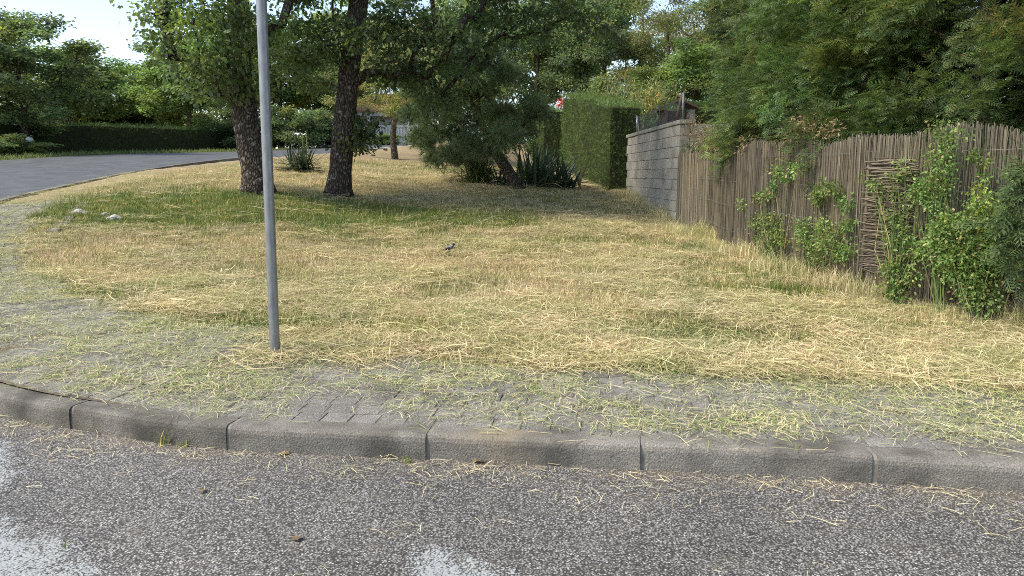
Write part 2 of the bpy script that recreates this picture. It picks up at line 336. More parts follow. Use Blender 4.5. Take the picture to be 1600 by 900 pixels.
FENCE = np.array([(3.06,14.35),(3.16,12.2),(3.30,10.4),(3.44,9.0),(3.62,8.1),(3.98,7.35),(4.5,6.75),(5.3,6.15),(6.6,5.6),(9,5.0)])
WALL_A, WALL_B = np.array([3.06, 14.4]), np.array([2.90, 19.85])
def fence_x(y): return np.interp(y, FENCE[::-1, 1], FENCE[::-1, 0])
def garden(x, y):
    """how far a spot lies behind the fence and wall line (positive = in the garden)"""
    xf = np.where(y < 14.4, fence_x(np.clip(y, 5, 14.35)), np.where(y < 20, 3.06 - .03*(y - 14.4), 2.9))
    return np.where(y < 5.0, -1, x - xf)
def ground_z(x, y, d=None, edge=.04):
    x = np.asarray(x, float); y = np.asarray(y, float); sh = x.shape
    if d is None: d = kerb_dist(x, y)[0]
    d = d.reshape(sh)
    lot = Hlot(x, y) + np.clip((d - 1.6) / 1.5, 0, 1) * (.030*wob(x, y, 2.2, 3) + .018*wob(x, y, 6.5, 11))
    g = garden(x, y); w = np.clip((g - .45) / .9, 0, 1) * (y < 24.5) * (y > 5.6); lot = lot * (1 - w) + np.maximum(lot, 1.75) * w
    return np.where(d > edge, lot, Hroad(x, y) - .05)
PATCH = [(-5.5,12.7,2.4,1.3,1.7),(-2.2,13.3,2.4,1.1,1.5),(-7.4,9.6,.45,.3,.9),(-2.4,6.2,1.0,.35,.75),(-1.2,6.1,.7,.25,.5),(2.6,8.0,.7,.3,.8),(.9,11.4,1.6,.35,.55),(-.3,10.6,1.2,.4,.45),(2.2,6.0,.5,.18,.5),
         (.95,5.0,.3,.12,.8),(3.3,8.3,.4,.5,.7),(-4.5,24,3,.9,.6),(0,17.0,1.4,.6,.45),(1.6,18.5,1.2,.8,.5),(3.0,9.2,.5,.4,.5),(1.6,5.9,.6,.25,.4),(-4.6,7.3,.8,.35,.4)]
def green(x, y):
    g = np.zeros_like(x)
    for cx, cy, sx, sy, a in PATCH: g = g + a * np.exp(-((x-cx)/sx)**2 - ((y-cy)/sy)**2)
    return np.clip(g * (1 + .5*wob(x, y, 3.0, 5)) + .05 + .30*wob(x, y, 1.6, 20) + .12*wob(x, y, 5, 9), 0, 1)
def walk_w(s):
    """width of the paved strip beside the kerb"""
    x, y = kerb_pt(s, 0)
    w = np.interp(s, [0, s_at(2.3), s_at(.5), s_at(-1.5), s_at(-2.9), s_at(-2.9)+3, s_at(-2.9)+9], [1.5, 1.45, 1.35, 1.45, 1.8, 1.6, 1.25])
    return w
def s_at(x): return float(SK[np.abs(K[:, 0] - x)[:400].argmin()])

xs = np.unique(np.concatenate([np.linspace(-160, -14, 34), np.arange(-14, 8.5, .13), np.linspace(8.5, 160, 36)]))
ys = np.unique(np.concatenate([np.linspace(-60, 2, 20), np.arange(2, 22, .13), np.linspace(22, 60, 70), np.linspace(60, 260, 18)]))
GX, GY = np.meshgrid(xs, ys); gd, gs = kerb_dist(GX, GY)
GZ = ground_z(GX, GY, gd, .34); nX = len(xs)
GZ = np.where((gd.reshape(GX.shape) > .34) & (gd.reshape(GX.shape) < walk_w(gs).reshape(GX.shape) + .12) & (gs.reshape(GX.shape) < s_at(-2.9) + 11.1), GZ - .045, GZ)
farw = np.clip((np.hypot(GX, GY - 30) - 60) / 30, 0, 1); GZ = GZ * (1 - farw) + farw * np.clip(.06 * (GY + 20), -1, 4.2)
i = np.arange(len(ys) - 1)[:, None] * nX + np.arange(nX - 1)[None]
gf = np.stack([i, i + 1, i + nX + 1, i + nX], -1).reshape(-1, 4)
gm = MB().add(np.stack([GX.ravel(), GY.ravel(), GZ.ravel()], 1), gf, np.repeat(green(GX, GY).ravel()[:, None], 3, 1))
gm.obj('ground', M['soil'], smooth=True, kind='structure')
# road sheet: the near street and the street that climbs away on the far left
sr = np.concatenate([np.arange(0, s_at(-2.9) + 6, .2), np.arange(s_at(-2.9) + 6, SK[-1], .5)])
tmax = np.interp(sr, [0, s_at(-2.9), s_at(-2.9) + 6, s_at(-2.9) + 10, 200], [16, 14, 9, 6, 5.6])
tt = np.linspace(0, 1, 40)[None]**2
rx, ry = kerb_pt(np.repeat(sr[:, None], 40, 1), .06 - tt * (tmax[:, None] + .06)); rz = Hroad(rx, ry)
i = np.arange(len(sr) - 1)[:, None] * 40 + np.arange(39)[None]
MB().add(np.stack([rx.ravel(), ry.ravel(), rz.ravel()], 1), np.stack([i, i + 1, i + 41, i + 40], -1).reshape(-1, 4)[:, ::-1]).obj('road', M['asphalt'], smooth=True, kind='structure')
ro = bpy.data.objects['road'].data; ga = ro.attributes.new('gutter', 'FLOAT', 'POINT'); ga.data.foreach_set('value', (.5*np.exp(-np.clip(tt * tmax[:, None] - .06, 0, 99) / .16)).ravel())
# worn paint at the camera's feet
def paint_patch(name, outline):
    O = np.array(outline, float); lo, hi = O.min(0) - .05, O.max(0) + .05; h = .03
    X, Y_ = np.meshgrid(np.arange(lo[0], hi[0], h), np.arange(lo[1], hi[1], h)); wx = X + .05*wob(X, Y_, 9, 3); wy = Y_ + .05*wob(X, Y_, 9, 12)
    dist = np.full(X.shape, 9.0); ins = np.zeros(X.shape, bool)
    for a, b in zip(O, np.roll(O, -1, 0)):
        ab = b - a; t = np.clip(((wx - a[0])*ab[0] + (wy - a[1])*ab[1]) / (ab @ ab), 0, 1); dist = np.minimum(dist, np.hypot(wx - a[0] - t*ab[0], wy - a[1] - t*ab[1]))
        c = (a[1] > wy) != (b[1] > wy); ins ^= c & (wx < (b[0]-a[0]) * (wy - a[1]) / (b[1] - a[1] + 1e-12) + a[0])
    sd = np.where(ins, dist, -dist); nx = X.shape[1]; i = np.arange(X.shape[0]-1)[:, None]*nx + np.arange(nx-1)[None]; F = np.stack([i, i+1, i+nx+1, i+nx], -1).reshape(-1, 4)
    F = F[(sd.ravel()[F] > -.08).all(1)]; used_ = np.unique(F); rm = np.zeros(X.size, int); rm[used_] = np.arange(len(used_))
    V = np.stack([X, Y_, Hroad(X, Y_) + np.where(sd < .02, -.003, .004)], -1).reshape(-1, 3)[used_]; C = np.clip((sd.ravel()[used_] - .05) * 2.4, -.3, .26) + .3
    return MB().add(V, rm[F], np.repeat(C[:, None], 3, 1)).obj(name, M['paint'], kind='structure')
F0 = lambda *p: [on_flat(x, y, 0)[:2] for x, y in p]
paint_patch('road_marking', F0((-30,783),(50,805),(125,842),(205,900),(330,1010),(80,1060),(-300,1000),(-200,850)))
paint_patch('road_marking', F0((-90,660),(30,685),(62,715),(50,750),(20,772),(-90,772)))
paint_patch('road_marking', F0((635,842),(740,858),(830,895),(900,1000),(590,1000),(615,905)))

# ------------------------------------------------------------------ kerb, stone by stone
kerb = empty('kerb'); kerb['kind'] = 'structure'
prof = [(0, -.2), (0, .094), (.005, .114), (.017, .126), (.036, KERB_H), (.15, KERB_H), (.15, -.2)]
prof = np.array([(t, z) for t, z in prof])
s0 = s_at(on_flat(663, 718, 0)[0]); STONE = float(abs(s_at(on_flat(1010, 735, 0)[0]) - s0)); 
def sweep(a, b, pr, seg, lift=0):
    s = np.linspace(a, b, seg); V = []
    for t, z in pr:
        x, y = kerb_pt(s, t); x0, y0 = kerb_pt(s, 0); V.append(np.stack([x, y, Hroad(x0, y0) + z + lift], 1))
    V = np.stack(V, 1).reshape(-1, 3); k = len(pr); i = np.arange(seg - 1)[:, None] * k; j = np.arange(k)[None]
    F = np.stack([i + j, i + (j+1) % k, i + k + (j+1) % k, i + k + j], -1).reshape(-1, 4)
    mb = MB().add(V, F); mb.f.append(np.array([list(range(k))[::-1]])); mb.f.append(np.array([[(seg-1)*k + q for q in range(k)]])); return mb
nst = [k for k in range(-9, 24) if 0 < s0 + k * STONE < s_at(-2.9) + 22]
for k in nst:
    a = s0 + k * STONE + .012; b = a + STONE - .024
    p2 = prof + np.array([(0, 0)] * len(prof)); j = rng.normal(0, .004)
    sweep(a, b, p2 + np.array([j, rng.normal(0, .003)]), 12).obj('kerb_stone', M['kerb'], kerb)
sweep(s0 + nst[0] * STONE, s0 + (nst[-1] + 1) * STONE, prof * np.array([.9, .97]) + np.array([.012, -.002]), 160).obj('kerb_mortar', M['mortar'], kerb)

# ------------------------------------------------------------------ paved strip, tile by tile
pav = empty('pavement'); pav['kind'] = 'structure'
TS = .152; tiles = []; row_shift = [0, .03, .055, .02, .07, .045, .09, .03, .06, .01, .08, .05]
s_hi = s_at(-2.9) + 11
ss = np.arange(s_at(4.2), s_hi, .1); ww = walk_w(ss)
tq = np.linspace(0, 1, 14)[None]; bx, by = kerb_pt(np.repeat(ss[:, None], 14, 1), .13 + tq * (ww[:, None] + .1)); bz = ground_z(bx, by) - .0060
i = np.arange(len(ss) - 1)[:, None] * 14 + np.arange(13)[None]
MB().add(np.stack([bx.ravel(), by.ravel(), bz.ravel()], 1), np.stack([i, i+1, i+15, i+14], -1).reshape(-1, 4)).obj('joint_bed', M['joint'], pav, smooth=True)
bt = bmesh.new(); bmesh.ops.create_cube(bt, size=1); bmesh.ops.scale(bt, vec=(TS - .005, TS - .009, .03), verts=bt.verts)
bmesh.ops.bevel(bt, geom=[e for e in bt.edges if all(v.co.z > 0 for v in e.verts)], offset=.0025, segments=1, affect='EDGES')
tile_me = bpy.data.meshes.new('tile'); bt.to_mesh(tile_me); bt.free(); tile_me.materials.append(M['tile'])
for k in range(int((s_hi - s_at(4.2)) / TS)):
    s = s_at(4.2) + (k + .5) * TS
    for r_ in range(12):
        t = .155 + (r_ + .5) * TS
        if t + TS * .4 > walk_w(s) + .1 + .10 * math.sin(s * 3.1) + .06 * math.sin(s * 7.7): continue
        tiles.append((s + row_shift[r_], t))
TA = np.array(tiles); tx, ty = kerb_pt(TA[:, 0], TA[:, 1]); tz = ground_z(tx, ty)
e = .05; nzx = (ground_z(tx + e, ty) - ground_z(tx - e, ty)) / (2*e); nzy = (ground_z(tx, ty + e) - ground_z(tx, ty - e)) / (2*e)
tang = np.stack([np.interp(TA[:, 0], SK, KT[:, 0]), np.interp(TA[:, 0], SK, KT[:, 1])], 1); ang = np.arctan2(tang[:, 1], tang[:, 0])
inview = (np.abs(tx) / np.maximum(ty, .1) < .665) & (ty > 0); order = np.argsort(np.hypot(tx, ty) + 100 * ~inview)
tv = np.array([v.co[:] for v in tile_me.vertices]); rest = MB()
from mathutils import Matrix
for q, idx in enumerate(order):
    nrm = Vector((-nzx[idx] + rng.normal(0, .012), -nzy[idx] + rng.normal(0, .012), 1)).normalized(); xa = Vector((math.cos(ang[idx]), math.sin(ang[idx]), 0)); ya = nrm.cross(xa).normalized(); xa = ya.cross(nrm)
    z = tz[idx] - .018 + rng.normal(0, .0014)
    m4 = Matrix(((xa.x, ya.x, nrm.x, tx[idx]), (xa.y, ya.y, nrm.y, ty[idx]), (xa.z, ya.z, nrm.z, z), (0, 0, 0, 1)))
    if q < 300: o = link('tile', tile_me, pav); o.matrix_world = m4
    else:
        A = np.array(m4); V = tv @ A[:3, :3].T + A[:3, 3]
        for p in tile_me.polygons: pass
        rest.v.append(V); rest.f += [np.array([[v + rest.n for v in p.vertices]]) for p in tile_me.polygons]; rest.n += len(V)
rest.obj('far_tile', M['tile'], pav, kind='stuff')

# ------------------------------------------------------------------ grass, hay and clippings
def geo_scatter(name, material, P, rot, scl, idx, variants, label, cat):
    """one object: the variants placed on the given points by a geometry node group"""
    vc = bpy.data.collections.new(name + '_pieces')
    for k, mb in enumerate(variants):
        o = bpy.data.objects.new('%s_piece_%02d' % (name, k), mb.mesh(name, material)); vc.objects.link(o)
    me = bpy.data.meshes.new(name); me.vertices.add(len(P)); me.vertices.foreach_set('co', np.asarray(P, float).ravel())
    a = me.attributes.new('rot', 'FLOAT_VECTOR', 'POINT'); a.data.foreach_set('vector', np.asarray(rot, float).ravel())
    a = me.attributes.new('scl', 'FLOAT', 'POINT'); a.data.foreach_set('value', np.asarray(scl, float))
    a = me.attributes.new('idx', 'INT', 'POINT'); a.data.foreach_set('value', np.asarray(idx, np.int32))
    me.materials.append(material)
    o = link(name, me, None, 'stuff'); tag(o, label, cat)
    g = bpy.data.node_groups.new(name, 'GeometryNodeTree'); g.is_modifier = True
    g.interface.new_socket('Geometry', in_out='INPUT', socket_type='NodeSocketGeometry'); g.interface.new_socket('Geometry', in_out='OUTPUT', socket_type='NodeSocketGeometry')
    n = g.nodes; l = g.links; gi = n.new('NodeGroupInput'); go = n.new('NodeGroupOutput'); iop = n.new('GeometryNodeInstanceOnPoints')
    ci = n.new('GeometryNodeCollectionInfo'); ci.inputs['Collection'].default_value = vc; ci.inputs['Separate Children'].default_value = True; ci.inputs['Reset Children'].default_value = True
    def attr(nm, t):
        q = n.new('GeometryNodeInputNamedAttribute'); q.data_type = t; q.inputs['Name'].default_value = nm; return q.outputs['Attribute']
    l.new(gi.outputs[0], iop.inputs['Points']); l.new(ci.outputs[0], iop.inputs['Instance']); iop.inputs['Pick Instance'].default_value = True
    l.new(attr('idx', 'INT'), iop.inputs['Instance Index']); l.new(attr('rot', 'FLOAT_VECTOR'), iop.inputs['Rotation']); l.new(attr('scl', 'FLOAT'), iop.inputs['Scale'])
    l.new(iop.outputs[0], go.inputs[0]); md = o.modifiers.new('scatter', 'NODES'); md.node_group = g
    return o
def blade_clump(n, h, spread, width, lean, bend=.5):
    mb = MB()
    for _ in range(n):
        b = np.append(rng.normal(0, spread, 2), -.01); a = rng.uniform(0, 6.28); L = h * rng.uniform(.5, 1.15); le = abs(rng.normal(0, lean)) + .05
        d = np.array([math.cos(a), math.sin(a), 0]); w = np.array([-d[1], d[0], 0]) * width * rng.uniform(.6, 1.2) * .5
        p1 = b + np.array([0, 0, 1]) * L * .55 * math.cos(le) + d * L * .55 * math.sin(le)
        l2 = le + bend * rng.uniform(.3, 1.3); p2 = p1 + np.array([0, 0, 1]) * L * .45 * math.cos(l2) + d * L * .45 * math.sin(l2)
        mb.add([b - w, b + w, p1 + w*.8, p1 - w*.8, p2], [[0, 1, 2, 3]]); mb.f.append(np.array([[3, 2, 4]]) + mb.n - 5)
    return mb
def straw_patch(n, spread, lmin, lmax, width, zs, tilt=.12):
    mb = MB()
    for _ in range(n):
        c = np.append(rng.normal(0, spread, 2), abs(rng.normal(0, zs)) + .004); a = rng.uniform(0, 6.28); L = rng.uniform(lmin, lmax)**1.0; t = rng.normal(0, tilt)
        d = np.array([math.cos(a)*math.cos(t), math.sin(a)*math.cos(t), math.sin(t)]); k = np.array([-d[1], d[0], 0]) * rng.normal(0, .03) * L
        w = unit(np.cross(d, np.array([0, 0, 1.]) + rng.normal(0, .35, 3))) * width * rng.uniform(.6, 1.3) * .5
        p = [c - d*L*.5, c + k + np.array([0, 0, abs(rng.normal(0, .01))]), c + d*L*.5]
        for q in p: q[2] = max(q[2], .003)
        mb.add([p[0]-w, p[0]+w, p[1]+w, p[1]-w, p[2]+w*.5, p[2]-w*.5], [[0,1,2,3],[3,2,4,5]])
    return mb
def lot_points(n, ymin, ymax, pw=1.0, margin=.1):
    """random spots on the lot, denser towards the camera"""
    y = ymin + (ymax - ymin) * rng.random(n)**pw; x = (rng.random(n)*2 - 1) * (.70 * y + .4)
    d, s = kerb_dist(x, y); g = garden(x, y); w = walk_w(s)
    edge = w + .16 * wob(x, y, 4.5, 2) + .10 * wob(x, y, 12, 8) + margin
    ok = (d > .05) & (g < .12) & (y < 45); return x[ok], y[ok], d[ok], s[ok], edge[ok]
def place(name, m, x, y, sc, variants, label, cat, dz=0, tilt=.06):
    n = len(x); z = ground_z(x, y) + dz; rot = np.stack([rng.normal(0, tilt, n), rng.normal(0, tilt, n), rng.uniform(0, 6.28, n)], 1)
    return geo_scatter(name, m, np.stack([x, y, z], 1), rot, sc, rng.integers(0, len(variants), n), variants, label, cat)
# dry stubble
x, y, d, s, ed = lot_points(60000, 4.2, 27, 1.35)
gr = green(x, y); keep = (d > ed) & (rng.random(len(x)) > gr * .95); x, y = x[keep], y[keep]
place('dry_stubble', M['stubble'], x, y, rng.uniform(.6, 1.25, len(x)) * (1 + .02*y), [blade_clump(22, .065, .05, .0045, .6) for _ in range(6)], 'short dry yellow stubble of the mown lot', 'grass')
# green grass
x, y, d, s, ed = lot_points(75000, 4.2, 27, 1.3)
gr = green(x, y); keep = (d > ed - .05) & (rng.random(len(x)) < gr**1.2); x, y = x[keep], y[keep]
place('green_grass', M['blade'], x, y, rng.uniform(.6, 1.35, len(x)) * (1 + .015*y), [blade_clump(20, .075, .045, .005, .5) for _ in range(6)], 'green grass patches under the oaks and across the lot', 'grass')
# hay lying over the lot
x, y, d, s, ed = lot_points(26000, 4.2, 24, 1.35)
keep = (d > ed - .12) & (rng.random(len(x)) < (.45 + .7*wob(x, y, 1.9, 14)) * (1 - .85*green(x, y))); x, y = x[keep], y[keep]
_pb = at(430, 557, 5.2); x = np.append(x, _pb[0] + rng.normal(0, .07, 14)); y = np.append(y, _pb[1] + rng.normal(0, .07, 14))
place('mown_hay', M['straw'], x, y, rng.uniform(.7, 1.25, len(x)), [straw_patch(32, .13, .05, (.20, .26, .34)[k % 3], .0034, .016, .12) for k in range(9)], 'mown hay lying loose over the lot', 'hay', dz=.02)
# clippings on the paving
x, y, d, s, ed = lot_points(24000, 3.2, 19, 1.25)
keep = (d > .20) & (d < ed + .1) & (rng.random(len(x)) < np.clip(.04 + .46 * (d / ed)**1.6 + .26*wob(x, y, 2.6, 17) + .28*(x < -1.2) + .3*(y > 7), 0, .95)); x, y = x[keep], y[keep]
place('grass_clippings', M['clip'], x, y, rng.uniform(.6, 1.2, len(x)), [straw_patch(22, .10, .02, .15, .003, .004, .03) for _ in range(7)], 'grass clippings scattered over the paving by the kerb', 'clippings', dz=.002, tilt=.03)
# straws blown onto the street
sx = rng.uniform(s_at(3.2), s_at(-2.9) + 2, 560); tx_ = -np.abs(rng.exponential(.13, 560)) - .02; tx_[:90] = -rng.uniform(.02, 1.9, 90)
x, y = kerb_pt(sx, tx_); n = len(x)
geo_scatter('road_straws', M['straw'], np.stack([x, y, Hroad(x, y) + .004], 1), np.stack([0*x, 0*x, rng.uniform(0, 6.28, n)], 1), rng.uniform(.4, 1.15, n), rng.integers(0, 5, n),
            [straw_patch(3 + (k > 2), .05, .015, .12, .0024, .002, .02) for k in range(5)], 'loose straws blown onto the asphalt along the kerb', 'straw')
# tall dry grass at the foot of the fence and wall
tq = rng.random(900); fl = np.concatenate([[0], np.cumsum(np.linalg.norm(np.diff(FENCE, axis=0), axis=1))]); fs = tq * fl[-1] * .8
x = np.interp(fs, fl, FENCE[:, 0]) - np.abs(rng.normal(.12, .16, 900)) - .03; y = np.interp(fs, fl, FENCE[:, 1]) - np.abs(rng.normal(0, .1, 900)) * (fs > fl[5])
xw = 2.98 - np.abs(rng.normal(.05, .12, 160)); yw = rng.uniform(14.4, 20, 160); x = np.append(x, xw); y = np.append(y, yw)
place('tall_dry_grass', M['straw'], x, y, rng.uniform(.4, 1.0, len(x)) * np.where(wob(x, y, 2.5, 6) > 0, 1.1, .55), [blade_clump(26, .38, .07, .005, .45, .9) for _ in range(5)], 'tall dry grass along the foot of the reed fence', 'grass')
x, y, d, s, ed = lot_points(2600, 4.6, 20, 1.3); keep = d > ed
place('long_stalks', M['straw'], x[keep], y[keep], rng.uniform(.5, 1.1, keep.sum()), [blade_clump(5, .22, .06, .004, .8, .7) for _ in range(5)], 'single long bent stalks standing in the mown grass', 'grass')
# weeds on the far verge
tv_ = rng.random(1500); sv = s_at(-2.9) + 8 + tv_ * 32; x, y = kerb_pt(sv, -6.3 - np.abs(rng.normal(0, .6, 1500)))
geo_scatter('verge_weeds', M['pampas'], np.stack([x, y, Hroad(x, y) - .05], 1), np.stack([0*x, 0*x, rng.uniform(0, 6.28, 1500)], 1), rng.uniform(.4, 1.3, 1500), rng.integers(0, 4, 1500),
            [blade_clump(22, .20, .10, .014, .6) for _ in range(4)], 'weeds and dry grass on the verge across the climbing street', 'weeds')

# ------------------------------------------------------------------ trees
OAKLEAF = np.array([(0,0,0),(.28,.28,.05),(.15,.46,.02),(.36,.62,.06),(0,1,-.05),(-.36,.62,.06),(-.15,.46,.02),(-.28,.28,.05)]); OAKLEAF_F = np.array([list(range(8))])
LEAF = np.array([(0,0,0),(.30,.45,.06),(0,1,-.05),(-.30,.45,.06)]); LEAF_F = np.array([[0,1,2,3]])
SLIM = np.array([(0,0,0),(.14,.45,.03),(0,1,-.05),(-.14,.45,.03)])
def frond(n=13, droop=.12):
    """a flat scale-leaf spray: an axis with side shoots"""
    V, F = [], []
    def shoot(a, b, w):
        a, b = np.array(a, float), np.array(b, float); d = b - a; s = np.array([-d[1], d[0], 0]); s = s / np.linalg.norm(s) * w; k = len(V); V.extend([a - s*.5, a + (b-a)*.5 + s, b, a + (b-a)*.5 - s]); F.append([k, k+1, k+2, k+3])
    shoot((0,0,0), (0,1,-droop), .02)
    for k in range(n):
        y0 = .12 + .8*k/n; sd = 1 if k % 2 else -1; L = .42*(1 - y0*.72); shoot((0, y0, -droop*y0**2), (sd*L*.75, y0 + L*.75, -droop*y0**2 - .05), .032)
    return np.array(V), np.array(F)
FRV, FRF = frond(9); HGV, HGF = frond(3)
TUFT_V, TUFT_F = [], []
for k in range(16):
    dv = unit(np.append(rng.normal(0, .55, 2), 1.0)); dv = np.array([dv[0], dv[2], dv[1]]); w = unit(np.cross(dv, rng.normal(size=3))) * .022
    TUFT_V += [-w, w, dv * rng.uniform(.7, 1.1)]; TUFT_F.append([3*k, 3*k+1, 3*k+2])
TUFT_V, TUFT_F = np.array(TUFT_V), np.array(TUFT_F)

def skeleton(trunk, trunk_r, targets, r0=.011, step=.35, sag=.10, sides=7, ridge=0):
    """trunk path plus limbs that reach each target, thickness by what they carry"""
    trunk = np.asarray(trunk, float); nodes = [p for p in trunk]; par = [-1] + list(range(len(trunk) - 1)); first = max(1, int(len(trunk) * .35)); chains = []
    c0 = trunk[-1]; order = np.argsort(np.linalg.norm(targets - trunk[len(trunk)//2], axis=1))
    for t in targets[order]:
        Nn = np.array(nodes); dd = np.linalg.norm(Nn - t, axis=1) + 1.2*np.maximum(0, Nn[:, 2] - t[2] + .25); dd[:first] += 50
        p = int(dd.argmin()); a = Nn[p]; L = np.linalg.norm(t - a); m = max(2, int(L / step)); last = p; ch = [p]
        off = rng.normal(0, .10*L, 3)
        for q in range(1, m + 1):
            f = q / m; w = a + (t - a)*f + off*math.sin(math.pi*f) + np.array([0, 0, sag*L*math.sin(math.pi*f)]); nodes.append(w); par.append(last); last = len(nodes) - 1; ch.append(last)
        chains.append(ch)
    cnt = np.zeros(len(nodes))
    for ch in chains: 
        k = ch[-1]
        while k != -1: cnt[k] += 1; k = par[k]
    Nn = np.array(nodes); mb = MB()
    tr = np.broadcast_to(np.asarray(trunk_r, float), (len(trunk),))
    sd = 18 if ridge else 10
    tube(mb, trunk, tr, sd)
    if ridge:
        V = mb.v[0]; k = np.arange(len(V)); an = (k % sd) * 2*np.pi/sd; cen = np.repeat(trunk, sd, 0); V += (V - cen) * ((rng.normal(0, ridge, len(V)) + .06*np.sin(an*3 + V[:, 2]*1.3))[:, None])
    rmax = tr[-1] * .9
    for ch in chains:
        r = np.minimum(r0 * np.sqrt(np.maximum(cnt[ch], 1)), rmax); r[0] = min(r[0], r[1] * 1.15); r[-1] *= .5; tube(mb, Nn[ch], r, 5 if r[1] < .05 else sides, cap=False)
    return mb
def clump_tint(n, pale=.10, brown=0.0):
    """how each clump or bough differs in tone and colour, some paler, some browner"""
    t = np.repeat(rng.uniform(.72, 1.3, n)[:, None], 3, 1) * rng.normal(1, .05, (n, 3)); q = rng.random(n); t[q < pale] *= np.array([1.45, 1.28, .95]); t[q > 1 - brown] *= np.array([1.55, .98, .85]); return np.clip(t, .3, 3)
def leaf_cloud(mb, C, cr, n, size, tv, tf, up=.5, flat=.6, seedcol=None, droop=.3):
    """n leaves spread round the cluster centres C (each with radius cr)"""
    k = rng.integers(0, len(C), n); cr = np.broadcast_to(cr, (len(C),)); off = rng.normal(0, .5, (n, 3)); off[:, 2] *= flat
    P = C[k] + off * cr[k][:, None]; y = unit(unit(off) + rng.normal(0, .6, (n, 3)) + np.array([0, 0, -droop])); nn = rdir(n, up * 2)
    scatter_mesh(mb, P, frames(y, nn), size * rng.uniform(.6, 1.25, n), tv, tf, clump_tint(len(C))[k])
def ellipsoid_targets(n, c, r, lo=-1, inner=.35, lump=.18):
    out = []
    while len(out) < n:
        d = unit(rng.normal(size=3)); q = d * (inner + (1 - inner) * rng.random()**.45) * (1 + lump*math.sin(4*d[0] + 3*d[1] + 5*d[2]))
        if q[2] > lo: out.append(np.asarray(c) + q * np.asarray(r))
    return np.array(out)
def make_tree(name, trunk, tr, targets, leafn, leafsize, cr, lm, bm, tv=LEAF, tf=LEAF_F, ridge=0, flat=.6, droop=.3, r0=.011):
    root = empty(name); skeleton(trunk, tr, targets, ridge=ridge, r0=r0).obj('trunk', bm, root, smooth=True)
    mb = MB(); leaf_cloud(mb, targets, cr, leafn, leafsize, tv, tf, flat=flat, droop=droop); mb.obj('crown', lm, root); return root
def gz(x, y): return float(ground_z(np.array([x]), np.array([y]))[0])

# the two oaks on the lot
def path(pts, n=14):
    p = catmull(np.array(pts, float), 8); L = np.concatenate([[0], np.cumsum(np.linalg.norm(np.diff(p, axis=0), axis=1))]); t = np.linspace(0, L[-1], n); return np.stack([np.interp(t, L, p[:, k]) for k in range(3)], 1)
b = at(404, 302, 14.0); b[2] = gz(b[0], b[1]) - .12
tp = path([b, at(396, 250, 14), at(383, 180, 14.02), at(374, 90, 14.1), at(372, 0, 14.2), at(378, -120, 14.3)], 18) - b
T1 = np.vstack([ellipsoid_targets(120, np.array([-.2, .5, 6.0]), (2.5, 2.7, 3.0), -.85), np.array([at(px, py, Y) - b for px, py, Y in
     ((250,60,13.4),(270,90,13.8),(300,40,13),(235,20,13.6),(280,110,14.4),(310,100,13.2),(330,60,12.9),(340,120,13.3),(360,60,13.3),(330,150,14.5),(300,140,14.6),(390,90,13.4),(360,110,13.5),(410,60,13.8),(420,110,14.8),(440,40,14),(440,80,15),(395,30,13.3),(255,0,14),(320,10,13),(380,130,13.6),(350,30,13.4),(285,20,14),(405,140,14.4),(350,90,13.3),(375,15,13.4),(345,150,13.6))])])
oak1 = make_tree('oak_tree', tp, np.interp(np.linspace(0, 1, 18), [0, .03, .07, .13, 1], [.37, .285, .25, .228, .165]), T1, 32000, .090, .36, M['oakleaf'], M['bark'], OAKLEAF, OAKLEAF_F, ridge=.045)
oak1.location = b; tag(oak1, 'leaning oak with leafy trunk directly behind the metal pole', 'tree', 'oaks on the lot')
b = at(527, 311, 15.0); b[2] = gz(b[0], b[1]) - .12
tp = path([b, at(533, 250, 15), at(540, 170, 15), at(549, 90, 15.05), at(560, 0, 15.2), at(575, -120, 15.4)], 18) - b
T2 = np.vstack([ellipsoid_targets(150, np.array([1.3, .6, 6.3]), (4.2, 3.2, 3.2), -.80), np.array([at(px, py, Y) - b for px, py, Y in
     ((500,60,14.2),(470,40,14.5),(480,90,15),(520,40,14.2),(560,60,14),(590,40,14),(600,90,14.2),(620,60,14),(640,110,14.5),(660,70,14),(660,130,14.6),(690,100,14.5),(690,150,15),(710,60,14),(720,120,15),(740,30,14.5),(760,70,15),(780,30,15),(800,60,15.5),(830,25,15),(870,10,15.4),(900,20,15.8),(600,112,14.8),(630,118,15.2),(562,196,15.1),(566,214,15),(560,226,15.05),(680,40,14),(640,30,14),(520,80,14.6),(610,20,14),(700,170,15.3),(460,110,15.6),(490,130,15.8),(850,50,15.8),(930,40,16))])])
oak2 = make_tree('oak_tree', tp, np.interp(np.linspace(0, 1, 18), [0, .03, .07, .13, 1], [.34, .26, .228, .21, .16]), T2, 46000, .092, .35, M['oakleaf'], M['bark'], OAKLEAF, OAKLEAF_F, ridge=.045)
oak2.location = b; tag(oak2, 'upright oak with bare dark trunk, second trunk from the metal pole', 'tree', 'oaks on the lot')

